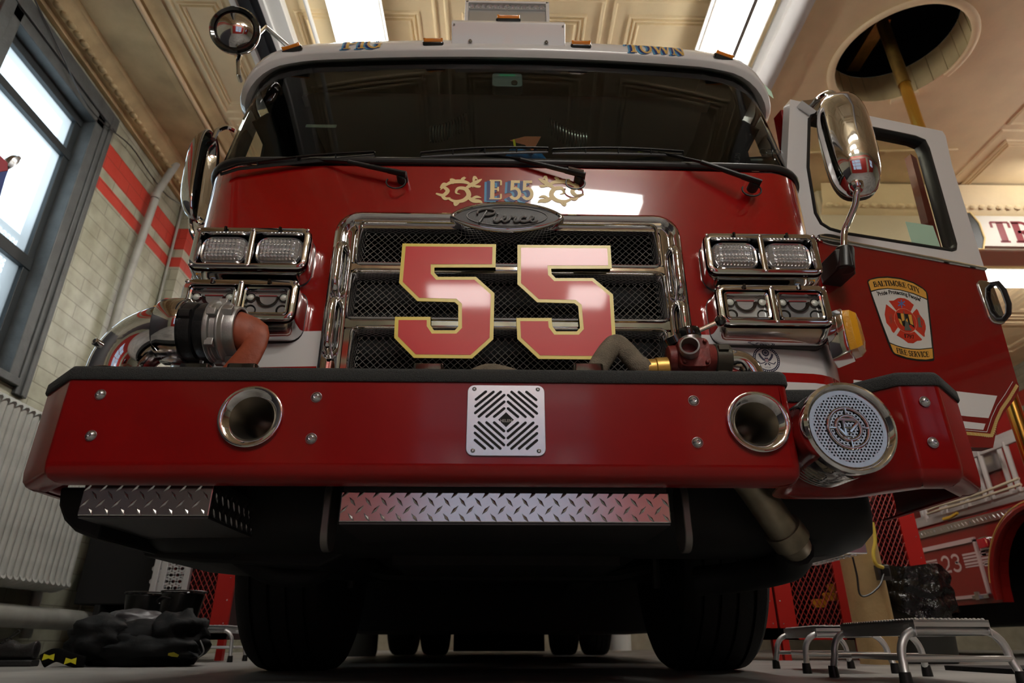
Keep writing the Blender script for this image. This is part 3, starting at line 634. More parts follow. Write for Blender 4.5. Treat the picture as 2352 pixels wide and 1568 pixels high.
# ---- lamp clusters
def cluster(sx, kind):
    up = kind == 'warning'
    x0, x1 = (.715, 1.130) if up else (.725, 1.118)
    z0, z1 = (1.315, 1.487) if up else (1.104, 1.262)
    YF = 2.0 if up else 1.985
    YN = 2.055 if up else 2.045; kx = YN/YF; x0, x1, z0, z1 = x0*kx, x1*kx, CH+(z0-CH)*kx, CH+(z1-CH)*kx; YF = YN
    def mp(pl, y, dz=0): return [(TX+sx*x, y, z+dz) for x, z in pl]
    nd = node('warning_light_cluster' if up else 'headlight_cluster', truck, (TX+sx*.94, 2.1, z0))
    pl = rr(x0, x1, z0, z1, .035, 6); back = rr(x0-(.0 if up else .012), x1+.012, z0-(.028 if up else .040), z1-.004, .05, 6)
    b = MB(); b.loft([mp(back, 2.24), mp(back, 2.125), mp(inset(back, .004), 2.115), mp(rr(x0-.004, x1+.004, z0-.022, z1-.001, .045, 6), YF+.030), mp(rr(x0-.004, x1+.002, z0-.008, z1, .038, 6), YF+.012)], False, False)
    b.build('lamp_housing', CHROME, nd, smooth=45)
    b = MB(); b.loft([mp(inset(back, -.006), 2.24), mp(inset(back, -.005), 2.135), mp(inset(back, .0), 2.133)], False, False); b.build('housing_gasket', BLACK, nd, smooth=30)
    b = MB(); b.loft([mp(pl, YF+.014), mp(pl, YF+.004), mp(inset(pl, .004), YF), mp(inset(pl, .020), YF), mp(inset(pl, .024), YF+.006), mp(inset(pl, .026), YF+.05)], False, False)
    xm = (x0+x1)/2; b.loft([[(TX+sx*(xm+dx), YF+dy, z) for dx, dy in ((-.012, .04), (-.011, .003), (-.006, -.001), (.006, -.001), (.011, .003), (.012, .04))] for z in (z0+.015, z1-.015)])
    for x in (x0+.012, xm, x1-.012):
        for z in (z0+.012, z1-.012): b.lathe([(.007, 0), (.007, -.003), (.003, -.005)], (TX+sx*x, YF, z), (0, 1, 0), 10)
    b.build('lamp_bezel', CHROME, nd, smooth=45)
    b = MB(); b.loft([mp(inset(pl, .024), YF+.055), mp(inset(pl, .03), YF+.056)], True, True)
    for x in (xm-.1, xm+.1): b.tube([(TX+sx*x, YF-.006, z1-.004), (TX+sx*x, YF-.006, z1-.022)], .006, 6)
    b.build('recess', GLOSSB, nd, smooth=0)
    for i, (xa, xb) in enumerate(((x0+.026, xm-.014), (xm+.014, x1-.026))):
        ca = (xa+xb)/2; hw = (xb-xa)/2; cz_ = (z0+z1)/2-.003; hz = (z1-z0)/2-.030
        if up:
            n = MB(); o = rr(ca-hw, ca+hw, cz_-hz-.002, cz_+hz+.002, .045, 7)
            n.loft([mp(o, YF+.05), mp(o, YF+.020), mp(inset(o, .006), YF+.012), mp(inset(o, .012), YF+.014)], False, False); pod = n.build('warning_lamp', mat('lens_rim', (.5, .5, .52), .12, .8, 1), nd)
            n = MB(); hw2, hz2 = hw-.012, hz-.010; NU, NV = 56, 34
            def fn(u, v):
                X = 2*u-1; Z = 2*v-1; d = max(0, 1-abs(X)**4)**.25; e = max(0, 1-abs(Z)**4)**.25
                xx = ca+X*hw2*(.88+.12*e); zz = cz_+Z*hz2*(.80+.20*d)
                k = (1-max(abs(X), abs(Z))**6); rib = .0022*(math.cos(u*2*PI*11))+.0022*math.cos(v*2*PI*8)
                gap = .006*math.exp(-(Z/.07)**2)*min(1, 1)
                return (TX+sx*xx, YF+.018-.022*k-rib*k+gap*k, zz)
            n.grid(fn, NU, NV); n.build('ribbed_lens', LENS, pod, smooth=25)
        else:
            o = rr(ca-hw, ca+hw, cz_-hz-.004, cz_+hz+.004, .016, 4); n = MB()
            n.loft([mp(o, YF+.04), mp(o, YF+.004), mp(inset(o, .003), YF), mp(inset(o, .009), YF+.002), mp(inset(o, .012), YF+.020)], False, False); pod = n.build('headlight', CHROME, nd)
            n = MB(); n.loft([mp(inset(o, .012), YF+.021), mp(inset(o, .02), YF+.024)], True, True)
            n.tube([(TX+sx*(ca+dx), YF+.020, cz_+dz) for dx, dz in ((-.06, .045), (-.035, .045), (-.05, .035), (-.055, 0))], .0015, 5); n.tube([(TX+sx*(ca+dx), YF+.020, cz_+dz) for dx, dz in ((.06, .045), (.035, .045), (.05, .035), (.055, 0))], .0015, 5)
            n.build('reflector_plate', SILVERM, pod)
            n = MB()
            for dx in (-.058, .058): n.lathe([(.017, .0), (.017, -.008), (.013, -.010)], (TX+sx*(ca+dx), YF+.022, cz_+.018), (0, 1, 0), 18, True, False)
            for dx in (-.056, .056): n.lathe([(.022, 0), (.021, -.006), (.018, -.004), (.010, .006), (.003, .002)], (TX+sx*(ca+dx), YF+.022, cz_-.030), (0, 1, 0), 18, False, True)
            n.lathe([(.040, 0), (.040, -.010), (.036, -.010), (.028, .0), (.012, .006), (.002, .002)], (TX+sx*ca, YF+.022, cz_+.022), (0, 1, 0), 20, False, False, PI/2, 3*PI/2, ref=(0, 0, 1) if False else (0, 0, 1))
            n.build('projector_bowls', mat('dark_chrome', (.025, .025, .03), .08, .4, 1), pod)
            n = MB()
            for dx in (-.058, .058): n.lathe([(.013, -.0095), (.006, -.013), (.001, -.014)], (TX+sx*(ca+dx), YF+.022, cz_+.018), (0, 1, 0), 14, True, True)
            n.build('led', LENSW, pod)
            n = MB(); n.box((TX+sx*ca-.032, YF+.018, cz_+hz-.026), (TX+sx*ca+.032, YF+.020, cz_+hz-.022)); n.build('red_strip', mat('red_strip', (.4, .02, .03), .4), pod, smooth=0)
            n = MB(); n.loft([mp(inset(o, .010), YF+.010)], True, False); n.build('cover_glass', CGLASS, pod, smooth=0)
    return nd
for sx in (-1, 1): cluster(sx, 'warning'); cluster(sx, 'head')
# amber turn lamps at the cab corners
for sx in (-1, 1):
    p = Vector((TX+sx*1.235, 2.13, 1.135)); n = Vector((sx*.80, -.60, 0)).normalized(); u = Vector((-n.y*sx, n.x*sx, 0)); u = Vector((.6*sx, .8, 0))
    f = lambda x, z, h: p+u*x+Vector((0, 0, z))+n*h
    o = [(-.055, -.085), (.055, -.085), (.07, -.05), (.06, .06), (.03, .10), (-.03, .10), (-.06, .06), (-.065, -.05)]
    b = MB(); b.loft([[f(x*.9, z*1.05-.01, -.06) for x, z in o], [f(x, z, .0) for x, z in o], [f(x*.96, z*.96, .006) for x, z in o]]); tl = b.build('turn_lamp', CHROME, truck, smooth=30, bevel=.004)
    b = MB(); b.loft([[f(x*.9, z*.9, .005) for x, z in o], [f(x*.86, z*.86, .028) for x, z in o], [f(x*.60, z*.72, .046) for x, z in o], [f(x*.2, z*.4, .052) for x, z in o]]); b.build('amber_lens', AMBERD, tl, smooth=25)
# round seal on the white stripe
q = PY(1767, 818, 2.12); rs = .050; fm2 = onfront(.0015); fs = lambda x, y, h: fm2(q.x+x*rs, q.z+y*rs*1.02, h)
circ = lambda r, n=40, a=0: [(r*math.cos(2*PI*i/n+a), r*math.sin(2*PI*i/n+a)) for i in range(n)]
b = MB(); b.flat(circ(1), fs, 0); sl = b.build('round_seal', mat('seal_navy', (.01, .012, .05), .4), truck, smooth=0)
b = MB(); b.flat(circ(.80), fs, .0003)
for i in range(40): a = 2*PI*i/40; b.flat([(.9*math.cos(a)+.045*x, .9*math.sin(a)+.045*y) for x, y in circ(1, 6)], fs, .0003)
b.build('seal_field', STRIPE, sl, smooth=0)
b = MB(); b.ribbon(circ(.22, 16), .12, lambda x, y, h: fs(x, y+.5, h), .0006, closed=True); b.flat([(x*.13, y*.13+.5) for x, y in circ(1, 10)], fs, .0006)
for s in (-1, 1):
    b.ribbon([(s*.06, -.1), (s*.25, -.02), (s*.42, .2), (s*.5, .42)], .16, fs, .0006); b.ribbon([(s*.1, -.2), (s*.3, -.3), (s*.5, -.35), (s*.66, -.18)], .07, fs, .0006); b.ribbon([(s*.04, -.3), (s*.2, -.45)], .1, fs, .0006)
b.flat([(-.14, .12), (.14, .12), (.14, -.12), (0, -.28), (-.14, -.12)], fs, .0006); b.ribbon([(-.06, .2), (0, .28), (.08, .22)], .08, fs, .0006)
w = font_width('U.S.A', .2); font_mesh(b, 'U.S.A', lambda x, y, h: fs(x-w/2, y-.68, h), .0006, .2)
b.build('seal_eagle', mat('seal_dark', (.05, .05, .09), .5), sl, smooth=0)
b = MB(); b.flat([(-.13, .02), (.13, .02), (.12, -.12), (0, -.25), (-.12, -.12)], fs, .001); b.build('seal_shield', mat('shield_pink', (.45, .28, .3), .5), sl, smooth=0)
# lower shell of the red cab; black put in for the bumper's shade
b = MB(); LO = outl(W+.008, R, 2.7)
sweep(b, LO, [(.02, .81), (0, .80), (0, .52), (.01, .46), (.05, .42), (.12, .395), (.3, .39)]); b.build('shade_black_lower_cab', UNDER, truck, smooth=50)

# ---- wipers
def wiper(piv, mid, tip, bl0, bl1, silver=False):
    nd = node('wiper', truck, PY(*piv, fy(PY(*piv, 2.1).x)))
    p0 = PY(*piv, 2.075); pm = PY(*mid, 2.085); pt = PY(*tip, 2.145)
    b = MB(); k = p0.lerp(pm, .18)
    d = (pm-p0).normalized(); b.tube([p0-d*.02, p0+d*.01, p0.lerp(pm, .25)], lambda t: (.010, .017-.002*t), 10)
    b.tube([p0.lerp(pm, .25), pm], lambda t: (.009, .013-.004*t), 10); b.tube([pm, pt], (.004, .009), 8)
    b.lathe([(.022, .02), (.022, -.015), (.016, -.026)], p0+Vector((0, .03, 0)), (0, 1, 0), 16); b.build('wiper_arm', BLACK, nd)
    if silver:
        b = MB(); b.tube([p0-d*.012+Vector((0, -.012, .004)), p0.lerp(pm, .2)+Vector((0, -.012, .004))], lambda t: (.003, .013), 8); b.build('wiper_cap', mat('wiper_cap_white', (.62, .6, .55), .5), nd)
    b = MB(); A = PY(*bl0, 2.115+LEAN*.04); B = PY(*bl1, 2.115+LEAN*.04)
    A.y = fy(A.x)+LEAN*(A.z-ZB)-.03; B.y = fy(B.x)+LEAN*(B.z-ZB)-.03
    P = [Vector((A.x+(B.x-A.x)*t/8, 0, A.z+(B.z-A.z)*t/8)) for t in range(9)]
    for p in P: p.y = fy(p.x)+LEAN*(p.z-ZB)-.020
    b.tube(P, (.009, .003), 6, up=(0, 0, 1)); P2 = [p+Vector((0, -.012, .008+.010*math.sin(PI*i/8))) for i, p in enumerate(P)]; b.tube(P2, (.0035, .006), 6)
    for i in (0, 2, 4, 6, 8): b.tube([P[i], P2[i]], .004, 5)
    b.tube([pt, P2[4]], .006, 6); b.build('wiper_blade', BLACK, nd)
    b = MB(); c = p0+Vector((-.02, .01, -.035)); b.tube([c+Vector((.038*math.cos(a), .0, .030*math.sin(a))) for a in [PI*.85+PI*1.35*i/14 for i in range(15)]], .0035, 6); b.build('washer_tube', BLACK, nd)
wiper((922, 398), (800, 372), (700, 366), (500, 388), (862, 362))
wiper((1333, 400), (1195, 366), (1095, 352), (968, 368), (1258, 354), True)
wiper((1737, 416), (1610, 372), (1512, 350), (1268, 358), (1570, 352))

# ---- left mirrors
q = PY(541, 72, 2.30); nn = Vector((.10, -.93, -.36)).normalized()
nd = node('round_mirror', truck, q)
b = MB(); b.lathe([(.02, .09), (.07, .07), (.108, .03), (.119, .0), (.119, -.016), (.110, -.026), (.096, -.020), (.094, -.006)], q, -nn, 40, True, False)
b.build('mirror_shell', GLOSSB, nd)
b = MB(); b.lathe([(.096, .010), (.088, .020), (.07, .036), (.045, .046), (.02, .051), (.001, .052)], q, nn, 36, True, True); b.build('mirror_glass', CHROME, nd)
b = MB()
b.tube([q+Vector((.02, .06, -.05)), PY(547, 140, 2.36), PY(548, 172, 2.36), PY(552, 185, 2.42)], .011, 10); b.tube([q+Vector((.06, .06, .02)), PY(610, 62, 2.42), PY(668, 112, 2.52)], .012, 10); b.build('mirror_stalk', CHROME, nd)
nd = node('side_mirror', truck, PY(450, 400, 2.7))
b = MB(); c = PY(474, 405, 2.62); L_ = .30
def mirror_body(nd, c, up, out, fwd, hw, hh_, dp):
    b = MB(); N_ = 40; loops = []
    for k, (s, d) in enumerate(((1.0, 0), (1.02, .012), (1.0, .03), (.94, .07), (.78, .105), (.5, .125), (.15, .132))):
        loops.append([c+out*(hw*s*math.copysign(abs(math.cos(a))**.7, math.cos(a)))+up*(hh_*s*math.copysign(abs(math.sin(a))**.62, math.sin(a))*(1-.0*s))+fwd*d*dp/.132 for a in [2*PI*i/N_ for i in range(N_)]])
    b.loft(loops, False, True); return b.build('mirror_shell', CHROME, nd, smooth=60)
mirror_body(nd, c, Vector((-.05, .0, 1)).normalized(), Vector((.15, .98, 0)), Vector((-.98, -.1, 0)), .085, .27, .085)
b = MB(); b.tube(cat([PY(490, 320, 2.6), PY(500, 300, 2.62), PY(520, 292, 2.64), PY(540, 300, 2.66)]), .013, 8); b.build('mirror_stalk', CHROME, nd); b = MB(); b.tube(cat([PY(437, 505, 2.62), PY(440, 530, 2.62), PY(452, 555, 2.64)]), .012, 8); b.build('mirror_stalk', CHROME, nd)

# ---- open cab door
DA = math.radians(12.2); DP = Vector((1.42, 2.4, 0)); DN = Vector((math.sin(DA), -math.cos(DA), 0)); DU = Vector((math.cos(DA), math.sin(DA), 0))
def D(px, py, h=0): q = PP(px, py, DP, DN); return q+DN*h
def dpoly(b, pts, h0, h1): return b.loft([[D(x, y)+DN*h0 for x, y in pts], [D(x, y)+DN*h1 for x, y in pts]])
door = node('cab_door', truck, (1.42, 2.4, 1.2))
def poly2(pts): return [((D(x, y)-DP).dot(DU), D(x, y).z) for x, y in pts]
def dm(u, z, h): return DP+DU*u+Vector((0, 0, z))+DN*h
belt0 = (1880, 546); belt1 = (2262, 618)
up_o = poly2([(1815, 228), (2165, 301), (2172, 312), (2187, 380), (2262, 618), (1880, 546), (1800, 530)])
win = poly2([(1856, 272), (1868, 264), (2100, 312), (2124, 322), (2134, 342), (2197, 562), (2196, 574), (2186, 577), (1945, 539), (1905, 528), (1884, 515), (1870, 490), (1853, 385)])
def ring(b, outer, inner, h0, h1):    # polygon with a hole, sides included
    me = []; n = len(inner); fr = lambda pl, h: [dm(u, z, h) for u, z in pl]
    bm = bmesh.new(); ov = [bm.verts.new(p) for p in fr(outer, h1)]; iv = [bm.verts.new(p) for p in fr(inner, h1)]
    es = [bm.edges.new((ov[i], ov[(i+1) % len(ov)])) for i in range(len(ov))]+[bm.edges.new((iv[i], iv[(i+1) % n])) for i in range(n)]
    bmesh.ops.triangle_fill(bm, edges=es, use_beauty=True); bm.verts.index_update()
    b.add([v.co.copy() for v in bm.verts], [tuple(v.index for v in f.verts) for f in bm.faces]); bm.free()
    b.loft([fr(outer, h0), fr(outer, h1)], False, False); b.loft([fr(inner, h0), fr(inner, h1)], False, False)
b = MB(); ring(b, up_o, win, -.055, 0); b.build('door_upper_panel', WHITE, door, smooth=0)
lo_o = poly2([(1880, 547), (2262, 619), (2300, 747), (2337, 877), (2341, 886), (2340, 897), (2327, 922), (2306, 948), (2292, 972), (2286, 1002), (2281, 1028), (2236, 1027), (1990, 1000), (1900, 985)])
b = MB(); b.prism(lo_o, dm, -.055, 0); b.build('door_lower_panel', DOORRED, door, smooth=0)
b = MB(); b.loft([[dm(u, z, h) for u, z in pl] for pl, h in ((inset(win, 0), -.05), (inset(win, -.003), .004), (inset(win, .006), .008), (inset(win, .016), .002), (inset(win, .020), -.05))], False, False) if False else None
s_in = 1 if sum((win[i][0]*win[(i+1) % len(win)][1]-win[(i+1) % len(win)][0]*win[i][1]) for i in range(len(win))) > 0 else -1
wi = lambda d: inset(win, d*s_in)
b.loft([[dm(u, z, h) for u, z in pl] for pl, h in ((wi(-.002), .0), (wi(.002), .007), (wi(.010), .007), (wi(.018), -.004), (wi(.020), -.055))], False, False); b.build('window_gasket', BLACK, door, smooth=40)
b = MB(); b.flat(wi(.012), dm, -.028); b.build('door_window', DGLASS, door, smooth=0)
b = MB(); b.prism(poly2([(2088, 502), (2152, 512), (2172, 568), (2106, 560)]), dm, -.024, -.0235); b.build('window_sticker', GREENP, door, smooth=0)
b = MB(); pa, pb = poly2([belt0, belt1]); b.tube([dm(*pa, .004), dm(*pb, .004)], (.010, .008), 8); b.build('belt_trim', CHROME, door)
# red jamb seen behind the glass
b = MB(); b.prism(poly2([(2112, 335), (2126, 345), (2192, 570), (2176, 572)]), dm, -.10, -.06); b.build('door_jamb', DOORRED, door, smooth=0); b = MB(); b.prism(poly2([(1810, 232), (1817, 232), (1880, 545), (1872, 545)]), dm, -.12, -.06); b.build('door_jamb', DOORRED, door, smooth=0)
# white and gold stripes low on the door
b = MB(); 
for pl in ([(1960, 872), (2290, 909), (2270, 960), (2222, 956), (1960, 925)], [(1960, 938), (2263, 973), (2258, 987), (1960, 962)]): b.flat(poly2(pl), dm, .0012)
b.build('door_stripe', STRIPE, door, smooth=0)
b = MB(); gp = poly2([(2336, 884), (2318, 914), (2300, 940), (2288, 966), (2277, 1000), (2232, 996), (2100, 985)])
b.ribbon(gp, .014, dm, .0012); gl = b.build('gold_pinstripe', GOLD, door, smooth=0)
b = MB(); P = cat([(u, z, 0) for u, z in gp], 8); 
for i in range(0, len(P)-1, 1): 
    a = P[i]; c = P[i+1]; d = (c-a).normalized(); nrm = Vector((-d.y, d.x, 0)); b.flat([tuple((a+nrm*.005)[:2]), tuple((a+nrm*.005+d*.004)[:2]), tuple((a-nrm*.005+d*.010)[:2]), tuple((a-nrm*.005+d*.006)[:2])], dm, .0018)
b.build('pinstripe_pattern', GOLDP, gl, smooth=0)
b = MB(); b.ribbon(inset(gp, 0)[:], .0022, lambda u, z, h: dm(u-.018, z+.014, h), .0012); b.build('white_pinstripe', STRIPE, door, smooth=0)
# door handle
c = D(2278, 695); u0 = (c-DP).dot(DU); z0 = c.z
b = MB(); b.loft([[dm(u0+x, z0+z, h) for x, z in rr(-.055, .035, -.11, .11, .03)] for h in (-.02, .006, .010)]); hb = b.build('door_handle', CHROME, door, smooth=40, bevel=.004)
b = MB(); b.loft([[dm(u0+x, z0+z, .0105) for x, z in rr(-.026, .014, -.05, .05, .015)], [dm(u0+x, z0+z, -.0) for x, z in rr(-.02, .008, -.04, .04, .012)]], False, True); b.build('handle_cup', CHROME2, hb)
b = MB(); b.tube([dm(u0+.026, z0+z, h) for z, h in ((.095, .004), (.085, .035), (.04, .050), (-.03, .050), (-.07, .035), (-.085, .006))], (.013, .011), 10); b.build('handle_grip', BLACK, hb)
# oval name emblem on the belt
c = D(1908, 552); ue = (c-DP).dot(DU)+.01; ze = c.z
b = MB(); b.loft([[dm(ue+r*.085*math.cos(a)*1.0, ze+r*.030*math.sin(a)-r*.085*math.cos(a)*.0, h) for a in [2*PI*i/30 for i in range(30)]] for r, h in ((1, 0), (1, .006), (.9, .008), (.86, .005))]); em = b.build('oval_emblem', CHROME, door, smooth=40)
b = MB(); b.flat([(ue+.073*math.cos(a), ze+.025*math.sin(a)) for a in [2*PI*i/30 for i in range(30)]], dm, .0055); b.build('emblem_field', INK, em, smooth=0)
w = font_width('Enforcer', .032, .3); b = MB(); font_mesh(b, 'Enforcer', lambda x, y, h: dm(ue-w/2+x, ze-.009+y, h), .0066, .032, .3); b.build('emblem_script', CHROME, em, smooth=0)

# ---- service badge on the door (crop pixels, 6.816 to one photo pixel)
def B(pts): return poly2([(1950+x/6.816, 620+y/6.816) for x, y in pts])
def bf(b, pts, h): b.flat(B(pts), dm, h); return b
b = MB(); bf(b, [(282,190),(298,152),(420,112),(600,98),(800,122),(1000,186),(1130,262),(1205,320),(1230,372),(1262,650),(1300,1000),(1335,1385),(1325,1418),(1295,1428),(1100,1428),(900,1396),(760,1350),(700,1318),(655,1265),(600,1130),(500,860),(370,480)], .0012)
bad = b.build('service_badge', INK, door, smooth=0)
b = MB(); bf(b, [(300,190),(330,158),(450,132),(600,124),(800,148),(1000,212),(1150,300),(1200,350),(1215,452),(1000,362),(800,308),(600,284),(460,296),(342,326)], .0018); b.build('gold_band', BGOLD, bad, smooth=0); b = MB()
bf(b, [(638,1152),(740,1194),(850,1226),(980,1246),(1100,1250),(1300,1230),(1312,1385),(1200,1402),(1050,1394),(900,1368),(720,1308),(690,1276)], .0018); b.build('gold_band', BGOLD, bad, smooth=0)
b = MB(); bf(b, [(346,346),(460,314),(600,298),(800,322),(1000,378),(1216,470),(1255,850),(1294,1216),(1100,1236),(980,1232),(850,1210),(740,1178),(632,1134),(520,840)], .0018); b.build('badge_field', BWHITE, bad, smooth=0)
b = MB()
bf(b, [(615,485),(690,482),(750,446),(800,438),(870,448),(930,480),(980,525),(1010,548),(955,662),(900,628),(840,605),(770,612),(735,640)], .0024)
bf(b, [(575,540),(600,556),(727,656),(702,720),(705,800),(768,888),(697,988),(668,965),(640,900),(580,830),(552,700),(566,600)], .0024)
bf(b, [(1052,608),(1078,640),(1100,700),(1170,790),(1196,880),(1195,930),(1176,1000),(1182,1045),(1160,1045),(1026,930),(1050,860),(1038,780),(985,682)], .0024)
bf(b, [(802,930),(880,972),(960,985),(1018,965),(1138,1088),(1125,1106),(1060,1112),(1000,1150),(920,1145),(850,1090),(780,1048),(740,1025)], .0024)
E_ = [(876+172*math.cos(a)+ 30*math.sin(a), 796+188*math.sin(a)+ 20*math.cos(a)) for a in [2*PI*i/36 for i in range(36)]]
bf(b, E_, .0024); b.build('maltese_cross', BRED, bad, smooth=0)
b = MB(); b.ribbon(B(E_), .0012, dm, .003, closed=True); b.build('cross_ring', mat('badge_pink', (.7, .4, .3), .5), bad, smooth=0)
b = MB(); bf(b, [(738,672),(858,686),(972,700),(996,800),(1022,915),(960,860),(934,862),(936,900),(860,890),(780,830),(758,752)], .003); b.build('shield_black', INK, bad, smooth=0)
b = MB(); bf(b, [(800,682),(846,688),(862,790),(826,806),(808,740)], .0034); bf(b, [(762,760),(806,782),(836,884),(786,830)], .0034); bf(b, [(916,700),(968,704),(1000,872),(950,842)], .0034); bf(b, [(870,800),(900,760),(925,860),(880,850)], .0034); b.build('shield_gold', BGOLD, bad, smooth=0)
b = MB(); bf(b, [(838,640),(850,650),(884,800),(920,830),(938,900),(968,935),(968,952),(860,948),(862,905),(872,830)], .0038); b.build('monument', BGREY, bad, smooth=0)
b = MB(); c0x, c0y = 814, 530
for a in (0, 60, 120):
    a = math.radians(a+3); d = (math.sin(a)*62, math.cos(a)*62); b.ribbon(B([(c0x-d[0], c0y-d[1]), (c0x+d[0], c0y+d[1])]), .0052, dm, .003)
b.build('medical_star', BBLUE, bad, smooth=0)
b = MB()
for x in (632, 662): b.ribbon(B([(x+6, 690 if x == 632 else 700), (x-4, 840)]), .0009, dm, .003)
for i in range(9): b.ribbon(B([(630, 700+i*16), (668, 705+i*16)]), .0008, dm, .003)
b.ribbon(B([(586, 690), (712, 845)]), .0012, dm, .003)
b.build('ladder_icon', BGREY, bad, smooth=0); b = MB()
b.ribbon(B([(1062, 728), (1078, 716), (1098, 728), (1102, 760)]), .004, dm, .003); bf(b, [(1060, 745), (1105, 745), (1120, 885), (1082, 885)], .003); bf(b, [(1078, 880), (1136, 880), (1138, 898), (1080, 898)], .0031)
b.ribbon(B([(1108, 800), (1140, 805), (1150, 850), (1125, 880), (1130, 930), (1165, 970)]), .0016, dm, .0032); b.build('hydrant_icon', BGREY, bad, smooth=0)
def btext(s, base, h, up, hgt, m, font=False, wt=1.0):
    b = MB(); P = cat([(x, y, 0) for x, y in base], 10); wt = wt*1.25; L = [0]
    for i in range(len(P)-1): L.append(L[-1]+(P[i+1]-P[i]).length)
    tot = font_width(s) if font else twidth(s)
    def f(x, y, hh):
        d = max(0, min(.9999, x/tot))*L[-1]; i = max(j for j in range(len(L)) if L[j] <= d+1e-9); i = min(i, len(P)-2)
        t = (d-L[i])/(L[i+1]-L[i]); p = P[i].lerp(P[i+1], t)+Vector((up[0], up[1], 0))*y*hgt
        q = D(1950+p.x/6.816, 620+p.y/6.816); return q+DN*(h+hh)
    if font: font_mesh(b, s, f, 0, off=.03)
    else: letters(b, s, f, 0, 1, wt)
    return b.build('lettering', m, bad, smooth=0)
btext('BALTIMORE CITY', [(385, 272), (500, 258), (700, 252), (900, 288), (1112, 372)], .0026, (-.28, -1), 82, INK, wt=.85)
btext('FIRE SERVICE', [(745, 1298), (860, 1330), (1050, 1362), (1252, 1362)], .0026, (-.2, -1), 84, INK, wt=.85)
btext('1797', [(858, 1062), (1015, 1086)], .0034, (-.12, -1), 62, INK, wt=.9)
btext('"Pride Protecting People"', [(432, 390), (470, 408), (650, 376), (850, 400), (1000, 450), (1130, 502)], .0026, (-.22, -1), 86, INK, True)

# ---- big chrome mirror on the door
mn = node('door_mirror', door, PY(1950, 330, 2.30))
mc = PY(1948, 330, 2.26)
upv = (PY(1925, 220, 2.26)-PY(1985, 450, 2.26)).normalized(); outv = Vector((.93, -.28, 0)).normalized(); outv = (outv-upv*outv.dot(upv)).normalized(); fwv = upv.cross(outv); fwv = fwv if fwv.y < 0 else -fwv
hh_ = (PY(1932, 222, 2.26)-PY(1976, 448, 2.26)).length/2
mirror_body(mn, mc-fwv*.02, upv, outv, fwv, .105, hh_, .12)
b = MB(); N_ = 40
def se(s, o): return [mc-fwv*(.02+o)+outv*(.105*s*math.copysign(abs(math.cos(a))**.7, math.cos(a)))+upv*(hh_*(s*.5+.5 if s < 1 else 1)*math.copysign(abs(math.sin(a))**.62, math.sin(a))) for a in [2*PI*i/N_ for i in range(N_)]]
b.loft([se(1, 0), se(1, .02), se(.97, .03), se(.9, .02)], False, True); b.build('mirror_backing', BLACK, mn)
b = MB(); b.tube(cat([D(1846, 250, .01), D(1868, 240, .04), PY(1885, 222, 2.33), PY(1903, 213, 2.28), PY(1916, 222, 2.26), PY(1925, 240, 2.26)]), (.012, .022), 10); b.loft([[D(x, y, h) for x, y in ((1829, 246), (1868, 242), (1880, 262), (1862, 270))] for h in (0, .045)]); b.build('mirror_arm', CHROME, mn)
b = MB(); b.tube(cat([PY(1972, 425, 2.20), PY(1968, 440, 2.2), PY(1964, 470, 2.22), PY(1950, 505, 2.25), PY(1940, 530, 2.27), PY(1938, 560, 2.27), PY(1940, 590, 2.27)]), .0135, 12); b.lathe([(.03, -.02), (.028, 0), (.02, .015)], PY(1968, 432, 2.2), Vector((0, 0, -1)), 16); b.build('mirror_arm', CHROME, mn)
b = MB(); p = PY(1940, 572, 2.27); p2 = PY(1942, 620, 2.27); b.cyl(p, p2, .036, 24); b.loft([[Vector((x, y, z)) for x, y in ((p.x-.050, p.y-.01), (p.x, p.y-.038), (p.x+.04, p.y+.03), (p.x+.03, p.y+.16), (p.x-.06, p.y+.13))] for z in (p2.z, p.z-.01)]); b.build('arm_socket', BLACK, mn, bevel=.004)

# ================================================================ BUMPER
BPRED = mat('bumper_red_paint', (.22, .0018, .0018), .3, 0, .55, var=.14, vscale=3, coatr=.09, spec=.2)
bump = node('bumper', truck, (TX, 1.85, .65))
BPth = [(-1.36, 2.10), (-1.36, 1.887), (-1.21, 1.75), (.828, 1.75), (.858, 1.90), (1.02, 1.895), (1.155, 1.75), (1.268, 1.745), (1.42, 1.89), (1.42, 2.34)]
path = fillet(BPth, [0, .02, .02, .03, .03, .06, .03, .03, .02, 0], 5)
HORN = [PY(575, 956, 1.742), PY(1742, 968, 1.742)]
b = MB(); sweep(b, path, [(.012, .805), (.0, .80), (0, .56), (.004, .535), (.016, .520), (.036, .512), (.060, .510), (.060, .516)])
kf = []; 
for f in b.f:
    P4 = [b.v[i] for i in f]
    if all(abs(p[1]-1.75) < 1e-4 for p in P4) and min(p[2] for p in P4) > .55 and max(p[2] for p in P4) < .801 and max(p[0] for p in P4)-min(p[0] for p in P4) > 1: hx = [min(p[0] for p in P4), max(p[0] for p in P4)]
    else: kf.append(f)
b.f = kf; b.m = [0]*len(kf)
bm = bmesh.new(); es = []
for lp in [[(hx[0], .56), (hx[1], .56), (hx[1], .80), (hx[0], .80)]]+[[(h.x+.0865*math.cos(2*PI*i/48), h.z+.0865*math.sin(2*PI*i/48)) for i in range(48)] for h in HORN]:
    vv = [bm.verts.new((x, 1.75, z)) for x, z in lp]; es += [bm.edges.new((vv[i], vv[(i+1) % len(vv)])) for i in range(len(vv))]
bmesh.ops.triangle_fill(bm, edges=es, use_beauty=True); bm.verts.index_update(); b.add([v.co.copy() for v in bm.verts], [tuple(v.index for v in f.verts) for f in bm.faces]); bm.free()
b.build('bumper_shell', BPRED, bump, smooth=45)
b = MB(); sweep(b, path, [(.01, .795), (-.005, .795), (-.008, .80), (-.007, .826), (.0, .836), (.016, .840), (.05, .840), (.056, .83), (.056, .80)]); b.build('bumper_trim', TRIMB, bump, smooth=50)
